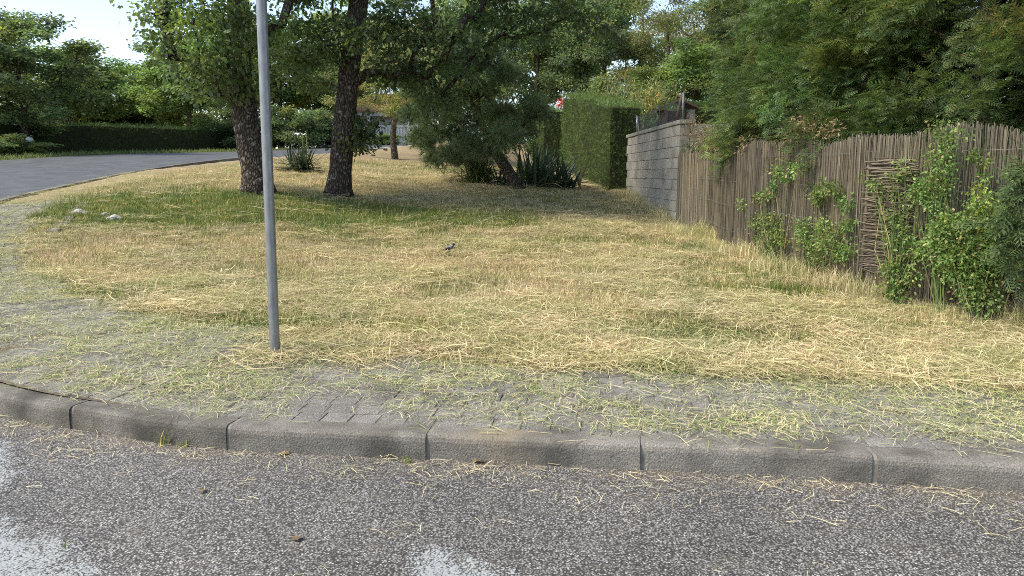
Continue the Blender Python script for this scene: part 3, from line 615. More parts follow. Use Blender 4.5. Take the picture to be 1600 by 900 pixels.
# the low pine leaning over the sword-leaved plants
b = at(812, 297, 19.0); b[2] = gz(b[0], b[1]) - .1
tp = path([b, at(795, 270, 19), at(772, 232, 18.9), at(750, 190, 18.8), at(735, 140, 18.8), at(730, 100, 18.8)], 14) - b
T3 = np.array([at(px + rng.normal(0, 12), py + rng.normal(0, 6), 18.8 + rng.normal(0, 1.0)) - b for px, py in
     [(rng.uniform(655, 835), 0) for _ in range(0)] + [(665,215),(690,235),(700,200),(715,225),(740,235),(760,220),(785,225),(800,205),(815,205),(680,180),(710,170),(740,190),(765,180),(790,180),(815,175),(660,160),(690,145),(720,130),(745,150),(770,140),(800,150),(812,160),(700,115),(735,100),(760,110),(790,120),(720,90),(680,195),(730,215),(645,190),(670,240),(750,165),(775,205),(705,240),(720,245),(655,225),(800,222),(818,180),(690,160),(690,70),(735,65),(775,85),(650,130),(660,105),(800,110)]])
pine = make_tree('pine_tree', tp, np.linspace(.17, .07, 14), T3, 9500, .19, .31, M['pineleaf'], M['bark'], TUFT_V, TUFT_F, flat=.7, droop=-.2)
pine.location = b; tag(pine, 'low dark pine with slanting trunk over the sword-leaved plants', 'tree')

# backdrop trees: three kinds, copied with their own size and turn
def proto(kind):
    if kind == 'A': return make_tree('broadleaf_tree', path([(0,0,-.3),(.05,0,1.2),(-.05,.1,2.6),(.1,0,4.2),(0,0,6.0)], 12), np.linspace(.17, .05, 12), ellipsoid_targets(95, (0,0,5.0), (2.4,2.4,3.3), -.9), 26000, .17, .5, M['leafA'], M['palebark'])
    if kind == 'B': return make_tree('broadleaf_tree', path([(0,0,-.3),(.1,0,1.0),(.2,.1,2.2),(.1,0,3.6),(0,0,5.4)], 12), np.linspace(.19, .05, 12), ellipsoid_targets(85, (0,0,4.4), (2.8,2.8,3.3), -.95, lump=.28), 26000, .16, .48, M['leafB'], M['bark'])
    if kind == 'C': return make_tree('broadleaf_tree', path([(0,0,-.3),(-.1,0,1.6),(.15,.1,3.2),(0,0,5.0),(.1,0,7.0)], 12), np.linspace(.16, .04, 12), ellipsoid_targets(70, (0,0,5.6), (2.3,2.3,3.4), -.8, lump=.35), 19000, .16, .46, M['leafC'], M['palebark'], SLIM)
    if kind == 'S': return make_tree('shrub', path([(0,0,-.1),(.02,0,.2),(0,.03,.5)], 5), np.linspace(.04, .02, 5), ellipsoid_targets(40, (0,0,.75), (.8,.8,.75), -.9), 9000, .085, .22, M['leafB'], M['bark'], r0=.005)
    if kind == 'L': return make_tree('shrub', path([(0,0,-.1),(.02,0,.2),(0,.03,.5)], 5), np.linspace(.04, .02, 5), ellipsoid_targets(40, (0,0,.75), (.8,.8,.75), -.9, lump=.3), 7000, .09, .22, M['leafC'], M['palebark'], SLIM, r0=.005)
PR = {}; used = set()
BACK = [ # kind, photo column, distance, top row, width in metres, label
 ('B',   40, 27.5,   15, 6.2, 'dark forked tree at the left edge in front of the long low hedge'),
 ('B',  -70, 33.0,  -10, 7.0, 'dark tree cut by the left edge of the photo'),
 ('A',  110, 40.0,   70, 6.4, 'dark rounded tree behind the long hedge, lower than the forked tree'),
 ('A',  180, 46.0,   98, 6.4, 'small hazy tree under the open sky, behind the hedge'),
 ('A',  298, 40.0,   55, 5.8, 'bright green tree with thin trunk before the end of the long hedge'),
 ('A',  240, 58.0,  110, 6.0, 'distant tree seen low between the hazy tree and the bright green tree'),
 ('B',  360, 50.0,   10, 7.0, 'dark tree filling the gap beside the leaning oak'),
 ('A',  440, 46.0,   30, 7.0, 'leafy tree between the metal pole and the upright oak'),
 ('B',  510, 52.0,   20, 7.0, 'dark tree behind the upright oak trunk'),
 ('C',  618, 30.0,   20, 4.4, 'slender tree with pale trunk standing before the porch'),
 ('C',  668, 28.0,   45, 3.6, 'thin pale-barked tree leaning beside the low pine'),
 ('B',  690, 58.0,  -60, 9.0, 'tall dark tree behind the house porch'),
 ('B',  575, 66.0,  -40, 9.0, 'tall far tree above the house roof'),
 ('B',  770, 46.0,  -40, 7.5, 'tall dark tree rising behind the low pine'),
 ('B',  840, 38.0,  -20, 6.0, 'dark tree rising behind the round shrub and small hedge'),
 ('A',  900, 48.0,  -70, 8.0, 'tall tree behind the red roses'),
 ('B',  945, 36.0,  -10, 5.4, 'dark tree directly above the tall clipped hedge'),
 ('C', 1040, 34.0,  -20, 5.2, 'pale loose tree with crooked limbs behind the block wall'),
 ('C', 1115, 40.0,  -30, 6.0, 'pale tree next to the conifers under a patch of sky'),
 ('C', 1000, 56.0,  -40, 8.0, 'tall pale tree far behind the tall clipped hedge'),
 ('A', 1080, 27.0,   70, 4.4, 'leafy green tree behind the small garden shelter'),
 ('B', 1190, 34.0,  -60, 7.0, 'dark tree behind the leftmost conifer'),
 ('A', 1300, 30.0,  -90, 8.0, 'broad tree mostly hidden behind the conifers'),
]
def put(kind, px, Y, top, width, label, group, sx=1):
    if kind not in PR: PR[kind] = proto(kind); o = PR[kind]
    else: o = copy_tree(PR[kind])
    a = at(px, 250, Y); x = a[0]; z = max(gz(x, Y), 0) if abs(x) < 60 else 2; H = at(px, top, Y)[2] - z
    base_h = {'A': 8.3, 'B': 7.7, 'C': 9.0, 'S': 1.5, 'L': 1.5}[kind]; base_w = {'A': 5.4, 'B': 6.2, 'C': 5.0, 'S': 1.8, 'L': 1.8}[kind]
    o.location = (x, Y, z); o.rotation_euler.z = rng.uniform(0, 6.28); o.scale = (width/base_w, width/base_w, H/base_h); tag(o, label, 'shrub' if kind in 'SL' else 'tree', group); return o
for k, px, Y, top, w, lab in BACK: put(k, px, Y, top, w, lab, 'trees behind the lot')
for k, px, Y, top, w, lab in [('S', 845, 31, 162, 2.0, 'round dark shrub behind the small clipped hedge'), ('L', 1010, 24.5, 112, 2.4, 'pale loose shrub rising behind the tall clipped hedge'), ('S', 20, 25.5, 212, 2.4, 'low rounded bush at the left edge by the street'),
     ('L', 965, 27, 120, 2.2, 'pale shrub behind the roses on the tall hedge'), ('S', 600, 44, 208, 2.2, 'leafy bush in front of the porch'), ('L', 680, 46, 196, 2.6, 'yellowish bush beside the porch railing'), ('S', 400, 40, 180, 3.2, 'dark bush at the end of the long hedge'),
     ('S', 455, 40, 165, 3.4, 'tall dark bush behind the spiky rosette'), ('S', 510, 42, 175, 3.2, 'dark bush beside the picket fence'), ('S', 330, 44, 170, 3.0, 'bush behind the far end of the long hedge'), ('S', 120, 45, 165, 4.0, 'bush above the long hedge under the rounded tree'), ('S', 20, 46, 158, 6.0, 'wide bush behind the hedge at the left edge'), ('S', 70, 50, 160, 5.0, 'bush behind the hedge under the forked tree'), ('S', 255, 50, 160, 5.5, 'bush behind the hedge below the bright green tree'), ('S', 190, 48, 165, 5.0, 'bush above the middle of the long hedge')]:
    put(k, px, Y, top, w, lab, 'shrubs behind the lot')

# conifers behind the reed fence
def conifer_proto(seed):
    root = empty('cypress_tree'); mb = MB(); nb, per = 400, 118
    h = rng.random(nb)**.95 * 7.0 + .05; a = rng.uniform(0, 6.28, nb); rad = (1.95 - .17*h) * (1 + .12*np.sin(a*3 + seed) + rng.normal(0, .10, nb))
    tip = np.stack([np.cos(a)*rad, np.sin(a)*rad, h + .15 - .28*np.exp(-(h/1.2)**2)], 1); ax = unit(np.stack([np.cos(a), np.sin(a), rng.normal(.05, .22, nb)], 1)); L = rng.uniform(.7, 1.3, nb)
    k = np.repeat(np.arange(nb), per); n = nb * per; t = rng.random(n)**.7; side = unit(np.cross(ax, [0, 0, 1.])); up_ = np.cross(side, ax)
    w = .24 * (1 - .65*t); P = tip[k] - ax[k] * (L[k] * (1 - t))[:, None] + side[k] * (rng.normal(0, 1, n) * w)[:, None] + up_[k] * (rng.normal(0, .10, n) - .12*t**2)[:, None]
    y = unit(ax[k] + rng.normal(0, .45, (n, 3)) + side[k] * rng.normal(0, .4, n)[:, None]); nn = unit(up_[k] + rng.normal(0, .45, (n, 3)))
    scatter_mesh(mb, P, frames(y, nn), rng.uniform(.12, .26, n), FRV, FRF, clump_tint(nb, .20, .035)[k]); mb.obj('crown', M['cypress'], root)
    tb = MB(); tube(tb, path([(0,0,-.4),(.03,0,2),(0,.03,4.5),(0,0,6.8)], 10), np.linspace(.16, .02, 10), 8)
    for _ in range(70):
        hh = rng.uniform(.3, 6.2); aa = rng.uniform(0, 6.28); L = (1.6 - .16*hh) * rng.uniform(.6, 1.0); d = np.array([math.cos(aa), math.sin(aa), .15]); tube(tb, [np.array([0,0,hh]), np.array([0,0,hh]) + d*L*.5, np.array([0,0,hh + .12]) + d*L], [.022,.014,.005], 4, cap=False)
    tb.obj('trunk', M['palebark'], root, smooth=True); return root
c0 = conifer_proto(0); c1 = None
CON = [(c0, 4.85, 12.9, .80, .95, 'leftmost dark conifer beside the block wall'), (c1, 4.85, 10.7, .95, 1.0, 'dark conifer behind the shaded middle of the reed fence'), (None, 5.35, 9.0, 1.0, 1.05, 'sunlit conifer above the patch of horizontal sticks'),
       (None, 6.4, 7.9, .95, 1.0, 'conifer reaching over the fence at the right edge'), (None, 6.4, 12.0, 1.1, 1.25, 'tall conifer standing behind the front row of conifers'), (None, 8.4, 7.0, 1.0, 1.1, 'conifer cut by the right edge, behind the fence end'), (None, 7.4, 9.6, 1.0, 1.15, 'conifer in the second row behind the right edge'), (None, 5.6, 14.2, .9, 1.05, 'conifer in the second row behind the wall corner')]
for k, (o, x, y, sr_, sz, lab) in enumerate(CON):
    o = o or copy_tree(c0); o.location = (x, y, max(gz(x, y) - .5, .9) + (.62, .36, -.05)[min(k, 2)]); o.scale = (sr_, sr_, sz); o.rotation_euler.z = 1.9 * k + .4; tag(o, lab, 'conifer', 'conifers behind the reed fence')

# ------------------------------------------------------------------ clipped hedges
def hedge(name, pts, thick, h0, h1, m, n, size, label, tv=HGV, tf=HGF, group='clipped hedges', rough=.10):
    """a clipped hedge along pts (x, y): a twiggy core and a coat of short sprays on every face"""
    root = empty(name, (pts[0][0], pts[0][1], gz(*pts[0]))); P = np.array(pts, float); L = np.concatenate([[0], np.cumsum(np.linalg.norm(np.diff(P, axis=0), axis=1))])
    def frame(s):
        x = np.interp(s, L, P[:, 0]); y = np.interp(s, L, P[:, 1]); e_ = .05; dx = np.interp(s + e_, L, P[:, 0]) - np.interp(s - e_, L, P[:, 0]); dy = np.interp(s + e_, L, P[:, 1]) - np.interp(s - e_, L, P[:, 1]); l = np.hypot(dx, dy) + 1e-9
        return x, y, -dy / l, dx / l
    def surf(s, t, hh):
        x, y, nx, ny = frame(s); z0 = ground_z(x, y); top = h0 + (h1 - h0) * s / L[-1]; return np.stack([x + nx*t*thick/2, y + ny*t*thick/2, z0 - .1 + hh * (top + .1)], 1), nx, ny
    A = [L[-1]*(h0+h1)/2]*2 + [L[-1]*thick, thick*h0, thick*h1]; A = np.array(A) / sum(A); Ps, Ns = [], []
    for f in range(5):
        k = int(n * A[f]); u, w = rng.random(k), rng.random(k)
        if f < 2: p, nx, ny = surf(u*L[-1], np.full(k, (-1, 1)[f]), w); nn = np.stack([nx, ny, 0*nx], 1) * (-1, 1)[f]
        elif f == 2: p, nx, ny = surf(u*L[-1], w*2 - 1, np.ones(k)); nn = np.tile([0, 0, 1.], (k, 1))
        else: p, nx, ny = surf(np.full(k, (0, L[-1])[f-3]), u*2 - 1, w); nn = np.stack([ny, -nx, 0*nx], 1) * (-1, 1)[f-3]
        p = p + nn * (rough * wob(p[:, 0]*1.7 + p[:, 2], p[:, 1]*1.7 - p[:, 2], 2.2, 4) - rng.random(k)[:, None].ravel() * .10)[:, None]; Ps.append(p); Ns.append(nn)
    p, nn = np.concatenate(Ps), np.concatenate(Ns); y = unit(nn*.7 + np.array([0, 0, .55]) + rng.normal(0, .45, p.shape)); mb = MB()
    scatter_mesh(mb, p - np.array(root.location), frames(y, unit(nn + rng.normal(0, .5, p.shape))), size * rng.uniform(.6, 1.3, len(p)) * np.where(rng.random(len(p)) < .025, 2.0, 1), tv, tf); mb.obj('foliage', m, root)
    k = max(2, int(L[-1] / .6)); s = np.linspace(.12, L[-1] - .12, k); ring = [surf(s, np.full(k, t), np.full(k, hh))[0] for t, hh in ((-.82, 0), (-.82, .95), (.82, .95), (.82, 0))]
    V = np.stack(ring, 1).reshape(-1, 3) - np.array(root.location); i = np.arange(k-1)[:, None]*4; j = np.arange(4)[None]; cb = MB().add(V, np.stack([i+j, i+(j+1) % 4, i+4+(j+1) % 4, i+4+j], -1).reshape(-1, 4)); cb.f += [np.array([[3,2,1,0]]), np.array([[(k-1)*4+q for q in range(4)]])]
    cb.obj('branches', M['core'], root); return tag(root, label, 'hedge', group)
hedge('clipped_hedge', [(2.15, 27.4), (2.55, 24.2), (3.05, 21.0)], 1.0, 2.55, 2.28, M['hedge'], 19000, .11, 'tall clipped hedge with its lit side towards the lawn')
hedge('clipped_hedge', [(3.6, 20.95), (5.6, 21.3)], .8, 1.55, 1.55, M['darkhedge'], 7000, .11, 'dark shaded hedge face behind the wire fence on the wall')  # darker leaves put the shade on this hedge face into its colour
hedge('clipped_hedge', [(1.15, 32.0), (1.55, 28.6)], .9, 2.0, 2.0, M['hedge'], 8000, .11, 'smaller clipped hedge behind the tall one')
p0 = at(-60, 250, 25.5); p1 = at(100, 242, 30); p2 = at(385, 236, 43)
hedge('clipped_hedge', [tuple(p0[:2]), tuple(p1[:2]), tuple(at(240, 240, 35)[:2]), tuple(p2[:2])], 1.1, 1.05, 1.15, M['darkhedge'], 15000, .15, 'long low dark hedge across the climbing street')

# ------------------------------------------------------------------ block wall
wall = empty('block_wall', (WALL_A[0], WALL_A[1], .2)); wd = unit(WALL_B - WALL_A); wlen = float(np.linalg.norm(WALL_B - WALL_A)); wall.rotation_euler.z = math.atan2(wd[1], wd[0])
BL, BH, TH, ZTOP = .405, .2, .2, 2.40
def block_mesh(L):
    bm = bmesh.new(); bmesh.ops.create_cube(bm, size=1); bmesh.ops.scale(bm, vec=(L, TH, BH - .008), verts=bm.verts); bmesh.ops.bevel(bm, geom=bm.edges[:], offset=.005, segments=1, affect='EDGES'); me = bpy.data.meshes.new('block'); bm.to_mesh(me); bm.free(); me.materials.append(M['block']); return me
full, half, endb = block_mesh(BL - .010), block_mesh(BL/2 - .010), block_mesh(BL - .01)
ncol = int(wlen / BL) + 1
for r_ in range(11):
    zc = ZTOP - .08 - (r_ + .5) * BH - .2; off = BL/2 if r_ % 2 else 0
    for c in range(ncol + 1):
        x = c * BL + off + BL/2 - (BL if off else 0) * 0 + .0
        if off and c == 0: o = link('block', half, wall); o.location = (BL/4, -.1 + rng.normal(0, .0015), zc)
        if x + BL/2 > wlen + .05: continue
        o = link('block', full, wall); o.location = (x, -.1 + rng.normal(0, .002), zc + rng.normal(0, .0012)); o.rotation_euler = (rng.normal(0, .004), rng.normal(0, .003), rng.normal(0, .004))
    for c in range(2):     # the short return behind the end of the reeds
        o = link('block', full, wall); o.location = (.1 - .0, -.2 - .2 - c*BL - .006, zc); o.rotation_euler.z = R(90)
mb = MB(); box(mb, (.012, -.19, -.4), (wlen - .02, -.014, ZTOP - .09 - .2)); mb.obj('mortar_core', M['mortar'], wall)
mb = MB(); ncp = 40; cx = np.linspace(-.02, wlen, ncp)
for a_, b_ in zip(cx[:-1], cx[1:]): pass
box(mb, (-.025, -.225, ZTOP - .078 - .2), (wlen + .01, .022, ZTOP - .2)); o = mb.obj('coping', M['block'], wall); bv = o.modifiers.new('bevel', 'BEVEL'); bv.width = .012; bv.segments = 2
tag(wall, 'grey concrete block wall with stained coping at the end of the reed fence', 'wall')
# wire fence on the wall
wf = empty('wire_fence', (WALL_A[0] + .09, WALL_A[1], ZTOP)); wf.rotation_euler.z = wall.rotation_euler.z
for xx, hh, lean in ((.15, .50, 0), (2.3, .46, 0), (4.6, .42, .25)):
    mb = MB(); tube(mb, [(xx, 0, -.02), (xx + lean*.3, 0, hh)], .022, 8); mb.obj('post', M['steel'], wf, smooth=True)
mb = MB()
for zz in (.05, .22, .40): tube(mb, [(.15, 0, zz), (2.3, 0, zz - .01), (4.65, 0, zz - .02)], .0025, 4)
mb.obj('wire', M['wire'], wf)
mb = MB()
for k in range(62):
    x0 = .15 + k * .07; tube(mb, [(x0, 0, .02), (min(x0 + .38, 4.6), 0, .40)], .0014, 3); tube(mb, [(x0 + .38 if x0 < 4.2 else 4.6, 0.003, .02), (x0, 0.003, .40)], .0014, 3)
mb.obj('mesh_wire', M['wire'], wf); mb = MB(); tube(mb, [(.55, .02, 0), (.20, .02, .44)], .028, 6); mb.obj('brace', M['wood'], wf, smooth=True)
tag(wf, 'low wire fence with metal posts on top of the block wall', 'fence')
# small brick shelter behind the wall corner
a = at(1052, 190, 16.4); sh = empty('garden_shelter', (a[0] + .06, a[1], 1.75))
mb = MB(); box(mb, (-.30, -.2, 0), (-.22, .25, .98)); mb.obj('wall', M['wood'], sh); mb = MB(); box(mb, (.24, -.2, 0), (.34, .25, .98)); mb.obj('wall', M['block'], sh)
mb = MB(); box(mb, (-.22, .17, 0), (.24, .25, .98)); mb.obj('back', M['wood'], sh); mb = MB(); box(mb, (-.22, -.2, 0), (.24, .17, .62)); mb.obj('hearth', M['block'], sh)
mb = MB().add([(-.42,-.3,.96),(.02,-.3,1.16),(.42,-.3,.98),(-.42,.33,.96),(.02,.33,1.16),(.42,.33,.98),(-.42,-.3,1.0),(.02,-.3,1.2),(.42,-.3,1.02),(-.42,.33,1.0),(.02,.33,1.2),(.42,.33,1.02)], [[0,1,4,3],[1,2,5,4],[6,9,10,7],[7,10,11,8],[0,6,7,1],[1,7,8,2],[3,4,10,9],[4,5,11,10],[0,3,9,6],[2,8,11,5]]); mb.obj('roof', M['wood'], sh)
tag(sh, 'small open garden shelter with pitched roof behind the wall corner', 'shelter')

# ------------------------------------------------------------------ reed fence
fence = empty('reed_fence', (FENCE[0][0], FENCE[0][1], .5)); FO = np.array(fence.location)
TOPZ = 1.79
cuts = np.linspace(0, fl[-1], 8)
for a_, b_ in zip(cuts[:-1], cuts[1:]):
    n = int((b_ - a_) / .0031); s = np.sort(rng.uniform(a_, b_, n)); x = np.interp(s, fl, FENCE[:, 0]); y = np.interp(s, fl, FENCE[:, 1])
    dx = np.interp(s + .1, fl, FENCE[:, 0]) - np.interp(s - .1, fl, FENCE[:, 0]); dy = np.interp(s + .1, fl, FENCE[:, 1]) - np.interp(s - .1, fl, FENCE[:, 1]); l = np.hypot(dx, dy); dx, dy = dx/l, dy/l
    g = ground_z(x - .05, y - .05); top = TOPZ + .035*np.sin(s*1.9) + .03*np.sin(s*5.3) + rng.normal(0, .018, n) - .05 * np.exp(-((s - 1.2)/.6)**2) - .13*smooth01((s - 7.2)/1.6); mb = MB()
    dep = rng.normal(0, .014, n) + .03*np.sin(s*2.1)
    for k in range(n):
        ln = rng.normal(0, .018); q = np.array([x[k] + dy[k]*dep[k], y[k] - dx[k]*dep[k], 0]); tdir = np.array([dx[k], dy[k], 0]); zs = np.array([g[k] - .05, g[k] + (top[k]-g[k])*.35, g[k] + (top[k]-g[k])*.7, top[k]])
        P = q + tdir * (np.array([-.5, rng.normal(0, .15), rng.normal(0, .15), .5]) * ln * 2)[:, None]; P[:, 2] = zs; tube(mb, P - FO, rng.uniform(.0022, .0046), 3, cap=False)
    mb.obj('reed_panel', M['reed'], fence, kind='stuff')
mb = MB(); s = np.linspace(0, fl[-1], 60)
for zz in (.3, .68, 1.05, 1.4):
    x = np.interp(s, fl, FENCE[:, 0]); y = np.interp(s, fl, FENCE[:, 1]); g = ground_z(x - .05, y - .05); tube(mb, np.stack([x - .022, y - .022, g + (TOPZ - g) * zz / 1.55 + .01*np.sin(s*4)], 1) - FO, .0022, 4)
mb.obj('wire', M['wire'], fence)
for s in np.arange(.2, fl[-1], 1.9):
    x = np.interp(s, fl, FENCE[:, 0]) + .06; y = np.interp(s, fl, FENCE[:, 1]) + .06; g = gz(x, y); mb = MB(); tube(mb, np.array([(x, y, g - .2), (x, y, TOPZ - .12)]) - FO, .024, 6); mb.obj('post', M['wood'], fence, smooth=True)
# the repaired patch of horizontal sticks
sA, sB = [float(np.interp(v, FENCE[::-1, 1], fl[::-1])) for v in (8.0, 7.52)]
mb = MB()
for k in range(120):
    f = (k + rng.random()) / 120; z = .42 + f * 1.14; s = np.linspace(sA + rng.normal(0, .03), sB + rng.normal(0, .03), 7); x = np.interp(s, fl, FENCE[:, 0]) - .04 - rng.random()*.03; y = np.interp(s, fl, FENCE[:, 1]) - .04 - rng.random()*.02
    tube(mb, np.stack([x, y, z + np.cumsum(rng.normal(0, .007, 7)) + .012*np.sin(s*9 + k)], 1) - FO, rng.uniform(.004, .008), 4)
mb.obj('stick_panel', M['stick'], fence, kind='stuff')
mb = MB(); x = np.interp(sA, fl, FENCE[:, 0]) - .05; y = np.interp(sA, fl, FENCE[:, 1]) - .05; tube(mb, np.array([(x, y, gz(x, y) - .1), (x + .01, y, 1.0), (x, y, 1.5)]) - FO, .016, 6); mb.obj('stake', M['stick'], fence, smooth=True)
tag(fence, 'long weathered reed fence with a patch of horizontal sticks', 'fence')

# climbing and bushy plants against the reeds
def fence_plant(name, base, clusters, n, size, label, m=None, cr=.10, dry=0, tv=LEAF):
    root = empty(name, base); C = np.array(clusters) - np.array(base); st = MB(); b0 = np.array([0, 0, 0.])
    for c in C:
        mid = (b0 + c) / 2 + rng.normal(0, .05, 3); tube(st, [b0 + rng.normal(0, .02, 3) * np.array([1,1,0]), mid, c], [.006, .004, .002], 4, cap=False)
    st.obj('stem', M['pampas'], root, smooth=True); mb = MB(); leaf_cloud(mb, C, cr, n, size, tv, LEAF_F, flat=.9, droop=.25); mb.obj('foliage', m or M['vine'], root)
    if dry: mb = MB(); leaf_cloud(mb, C * np.array([1, 1, .8]), cr * 1.1, dry, size, tv, LEAF_F, flat=1); mb.obj('dead_leaves', M['deadleaf'], root)
    return tag(root, label, 'plant', 'plants growing on the reed fence')
def fpt(px, py, off=.12):
    """spot on the fence face in that photo column"""
    u = (px - 800) / FPX; s = np.linspace(0, fl[-1], 800); x = np.interp(s, fl, FENCE[:, 0]); y = np.interp(s, fl, FENCE[:, 1]); k = np.abs(x / y * (1.0) - u / (math.cos(PITCH) + (450 - py) / FPX * math.sin(PITCH))).argmin(); a = at(px, py, y[k] - off); return a
def gbase(px, off=.2): a = fpt(px, 400, off); return (a[0], a[1], gz(a[0], a[1]) - .02)
def spread(lst, off=.12, j=6, rep=2): return [fpt(px + rng.normal(0, j), py + rng.normal(0, j), off + rng.random()*.12) for px, py in lst for _ in range(rep)]
fence_plant('wall_plant', gbase(1200), spread([(1195,345),(1205,360),(1190,375),(1210,340),(1185,350),(1215,370),(1200,395),(1225,380)]), 1300, .036, 'bushy green plant at the foot of the reeds, nearest the block wall')
fence_plant('climber', gbase(1222), spread([(1215,270),(1230,275),(1205,285),(1180,300),(1175,310),(1240,268),(1215,300),(1170,320)], rep=1), 600, .045, 'small climber high on the shaded reeds nearest the wall', cr=.08)
fence_plant('climber', gbase(1292), spread([(1290,300),(1300,305),(1285,310),(1305,295),(1322,325),(1325,345)], rep=1), 600, .045, 'dark tuft of climber midway up the reeds left of the sticks', cr=.08)
fence_plant('wall_plant', gbase(1270), spread([(1250,370),(1270,360),(1285,345),(1290,375),(1265,390),(1300,385),(1310,400),(1320,395),(1255,355),(1275,410),(1300,365)]), 1700, .036, 'spreading plant with yellowing shoots left of the horizontal sticks', dry=160)
fence_plant('climber', gbase(1405), spread([(1365,275),(1372,295),(1380,310),(1390,330),(1400,345),(1405,365),(1395,300),(1415,330),(1420,380),(1410,275),(1428,300),(1398,380),(1390,360),(1412,262)], rep=2), 900, .036, 'climber crossing the panel of horizontal sticks', cr=.075)
fence_plant('wall_plant', gbase(1400), spread([(1390,430),(1400,415),(1410,440),(1385,450),(1420,425),(1430,400),(1395,460)]), 1100, .04, 'low plant at the foot of the horizontal sticks', dry=260)
fence_plant('climber', gbase(1475), spread([(1470,205),(1475,225),(1480,245),(1470,260),(1465,280),(1485,230),(1478,290),(1450,290),(1440,300),(1460,310),(1470,300),(1430,295),(1455,320),(1490,210),(1462,240)], rep=2), 1500, .036, 'long climber hanging from the fence top beside the big bush', cr=.085)
fence_plant('wall_plant', gbase(1530, .3), spread([(1480,360),(1500,350),(1520,345),(1540,350),(1560,345),(1490,385),(1510,380),(1530,380),(1550,385),(1480,410),(1500,415),(1520,420),(1540,415),(1560,400),(1525,445),(1540,460),(1465,385),(1535,330),(1575,360)], .22, 8, 3), 9500, .036, 'big bright green bush against the fence near the right edge', cr=.13, dry=260)
fence_plant('climber', gbase(1575), spread([(1530,235),(1527,255),(1532,275),(1525,295),(1570,280),(1520,310)], rep=1), 260, .045, 'thin vine strand on the pale reeds above the big bush', cr=.05)
# overhanging conifer bough at the right edge
mb = MB(); P = np.array([fpt(px + rng.normal(0, 14), py + rng.normal(0, 16), .35 + rng.random()*.25) for px, py in [(1600,290),(1585,320),(1605,350),(1590,380),(1600,410),(1570,360),(1620,300),(1610,260),(1580,400)] for _ in range(26)]); bb = P.mean(0); bb[2] = gz(bb[0], bb[1])
root = empty('cypress_bush', bb); n = len(P); scatter_mesh(mb, P - bb, frames(unit(np.tile([-.6, -.4, -.1], (n, 1)) + rng.normal(0, .5, (n, 3))), unit(np.tile([-.2, -.4, .9], (n, 1)) + rng.normal(0, .3, (n, 3)))), rng.uniform(.14, .30, n), FRV, FRF, np.ones((n, 3)) * .85); mb.obj('foliage', M['cypress'], root)
mb = MB(); 
for q in P[::9]: tube(mb, [np.array([.35, .2, 0]), (q - bb) * .5 + np.array([.2, .1, 0]), q - bb], [.014, .009, .004], 4, cap=False)
mb.obj('stem', M['palebark'], root, smooth=True); tag(root, 'dark conifer bush at the right edge beside the big bush', 'bush')
# dead tangle hanging over the fence end by the wall
fence_plant('dead_creeper', (*fpt(1110, 215, -.1)[:2], 1.75), spread([(1085,200),(1100,205),(1110,225),(1120,215),(1095,222),(1075,210),(1130,232),(1165,232),(1255,215),(1260,200),(1300,205)], -.05, 7, 2), 1500, .06, 'dead brown creeper on top of the fence beside the block wall', M['deadleaf'], cr=.13, tv=SLIM)

# ------------------------------------------------------------------ spiky plants
def sword_plant(name, px, py, Y, n, L, w, label, m, lo=.15, stalks=0, spreadr=.1, bend=.5, dryskirt=0):
    a = at(px, py, Y); a[2] = gz(a[0], a[1]); root = empty(name, a); mb = MB()
    for k in range(n + dryskirt):
        dry = k >= n; az = rng.uniform(0, 6.28); el = rng.uniform(lo, 1.45) if not dry else rng.uniform(-.05, .35); d = np.array([math.cos(az)*math.cos(el), math.sin(az)*math.cos(el), math.sin(el)]); l = L * rng.uniform(.7, 1.1); sd = unit(np.cross(d, [0, 0, 1.])) * w
        b_ = np.append(rng.normal(0, spreadr, 2), .03); t = np.array([0, .35, .7, 1.0]); C = b_ + d * (t * l)[:, None]; C[:, 2] -= bend * l * t**2.2 * math.cos(el) * .6; C[:, 2] = np.maximum(C[:, 2], .01)
        ww = np.array([.8, 1, .65, .05])[:, None]; V = np.stack([C - sd*ww, C + np.array([0, 0, -.3*w]), C + sd*ww], 1).reshape(-1, 3); i = np.arange(3)[:, None]*3; F = np.concatenate([i + np.array([[0,1,4,3]]), i + np.array([[1,2,5,4]])]); mb.add(V, F)
    mb.obj('leaf_rosette', m, root)
    for k in range(stalks):
        sb = MB(); x0 = rng.normal(0, .1, 2); hgt = rng.uniform(.9, 1.15); tube(sb, [(x0[0], x0[1], .1), (x0[0]*1.1, x0[1], hgt*.6), (x0[0]*1.2, x0[1] + .03, hgt)], [.014, .011, .006], 5); s_o = sb.obj('flower_stalk', M['pampas'], root, smooth=True)
        fb = MB(); Cc = np.array([(x0[0]*1.15, x0[1], hgt*f) for f in (.55, .65, .75, .85, .95)]); leaf_cloud(fb, Cc, .05, 45, .035, LEAF, LEAF_F, flat=1); fb.obj('bud', M['pampas'], s_o, kind='stuff')
    return tag(root, label, 'plant', 'spiky plants on the lot')
sword_plant('yucca_plant', 470, 270, 19, 150, .74, .022, 'spiky rosette with flower stalks between the two oak trunks', M['sword'], stalks=2, spreadr=.12, bend=.35, dryskirt=30)
sword_plant('yucca_plant', 832, 285, 20.3, 150, 1.3, .035, 'dark sword-leaved rosette just behind the slanting pine trunk', M['sword'], spreadr=.2, bend=.5)
sword_plant('yucca_plant', 878, 282, 20.6, 120, 1.05, .035, 'dark sword-leaved rosette at the foot of the tall clipped hedge', M['sword'], spreadr=.2, bend=.5)
sword_plant('pampas_tuft', 748, 288, 19.8, 600, 1.15, .010, 'soft arching grass tuft at the left of the slanting pine trunk', M['pampas'], lo=.5, spreadr=.12, bend=1.3)
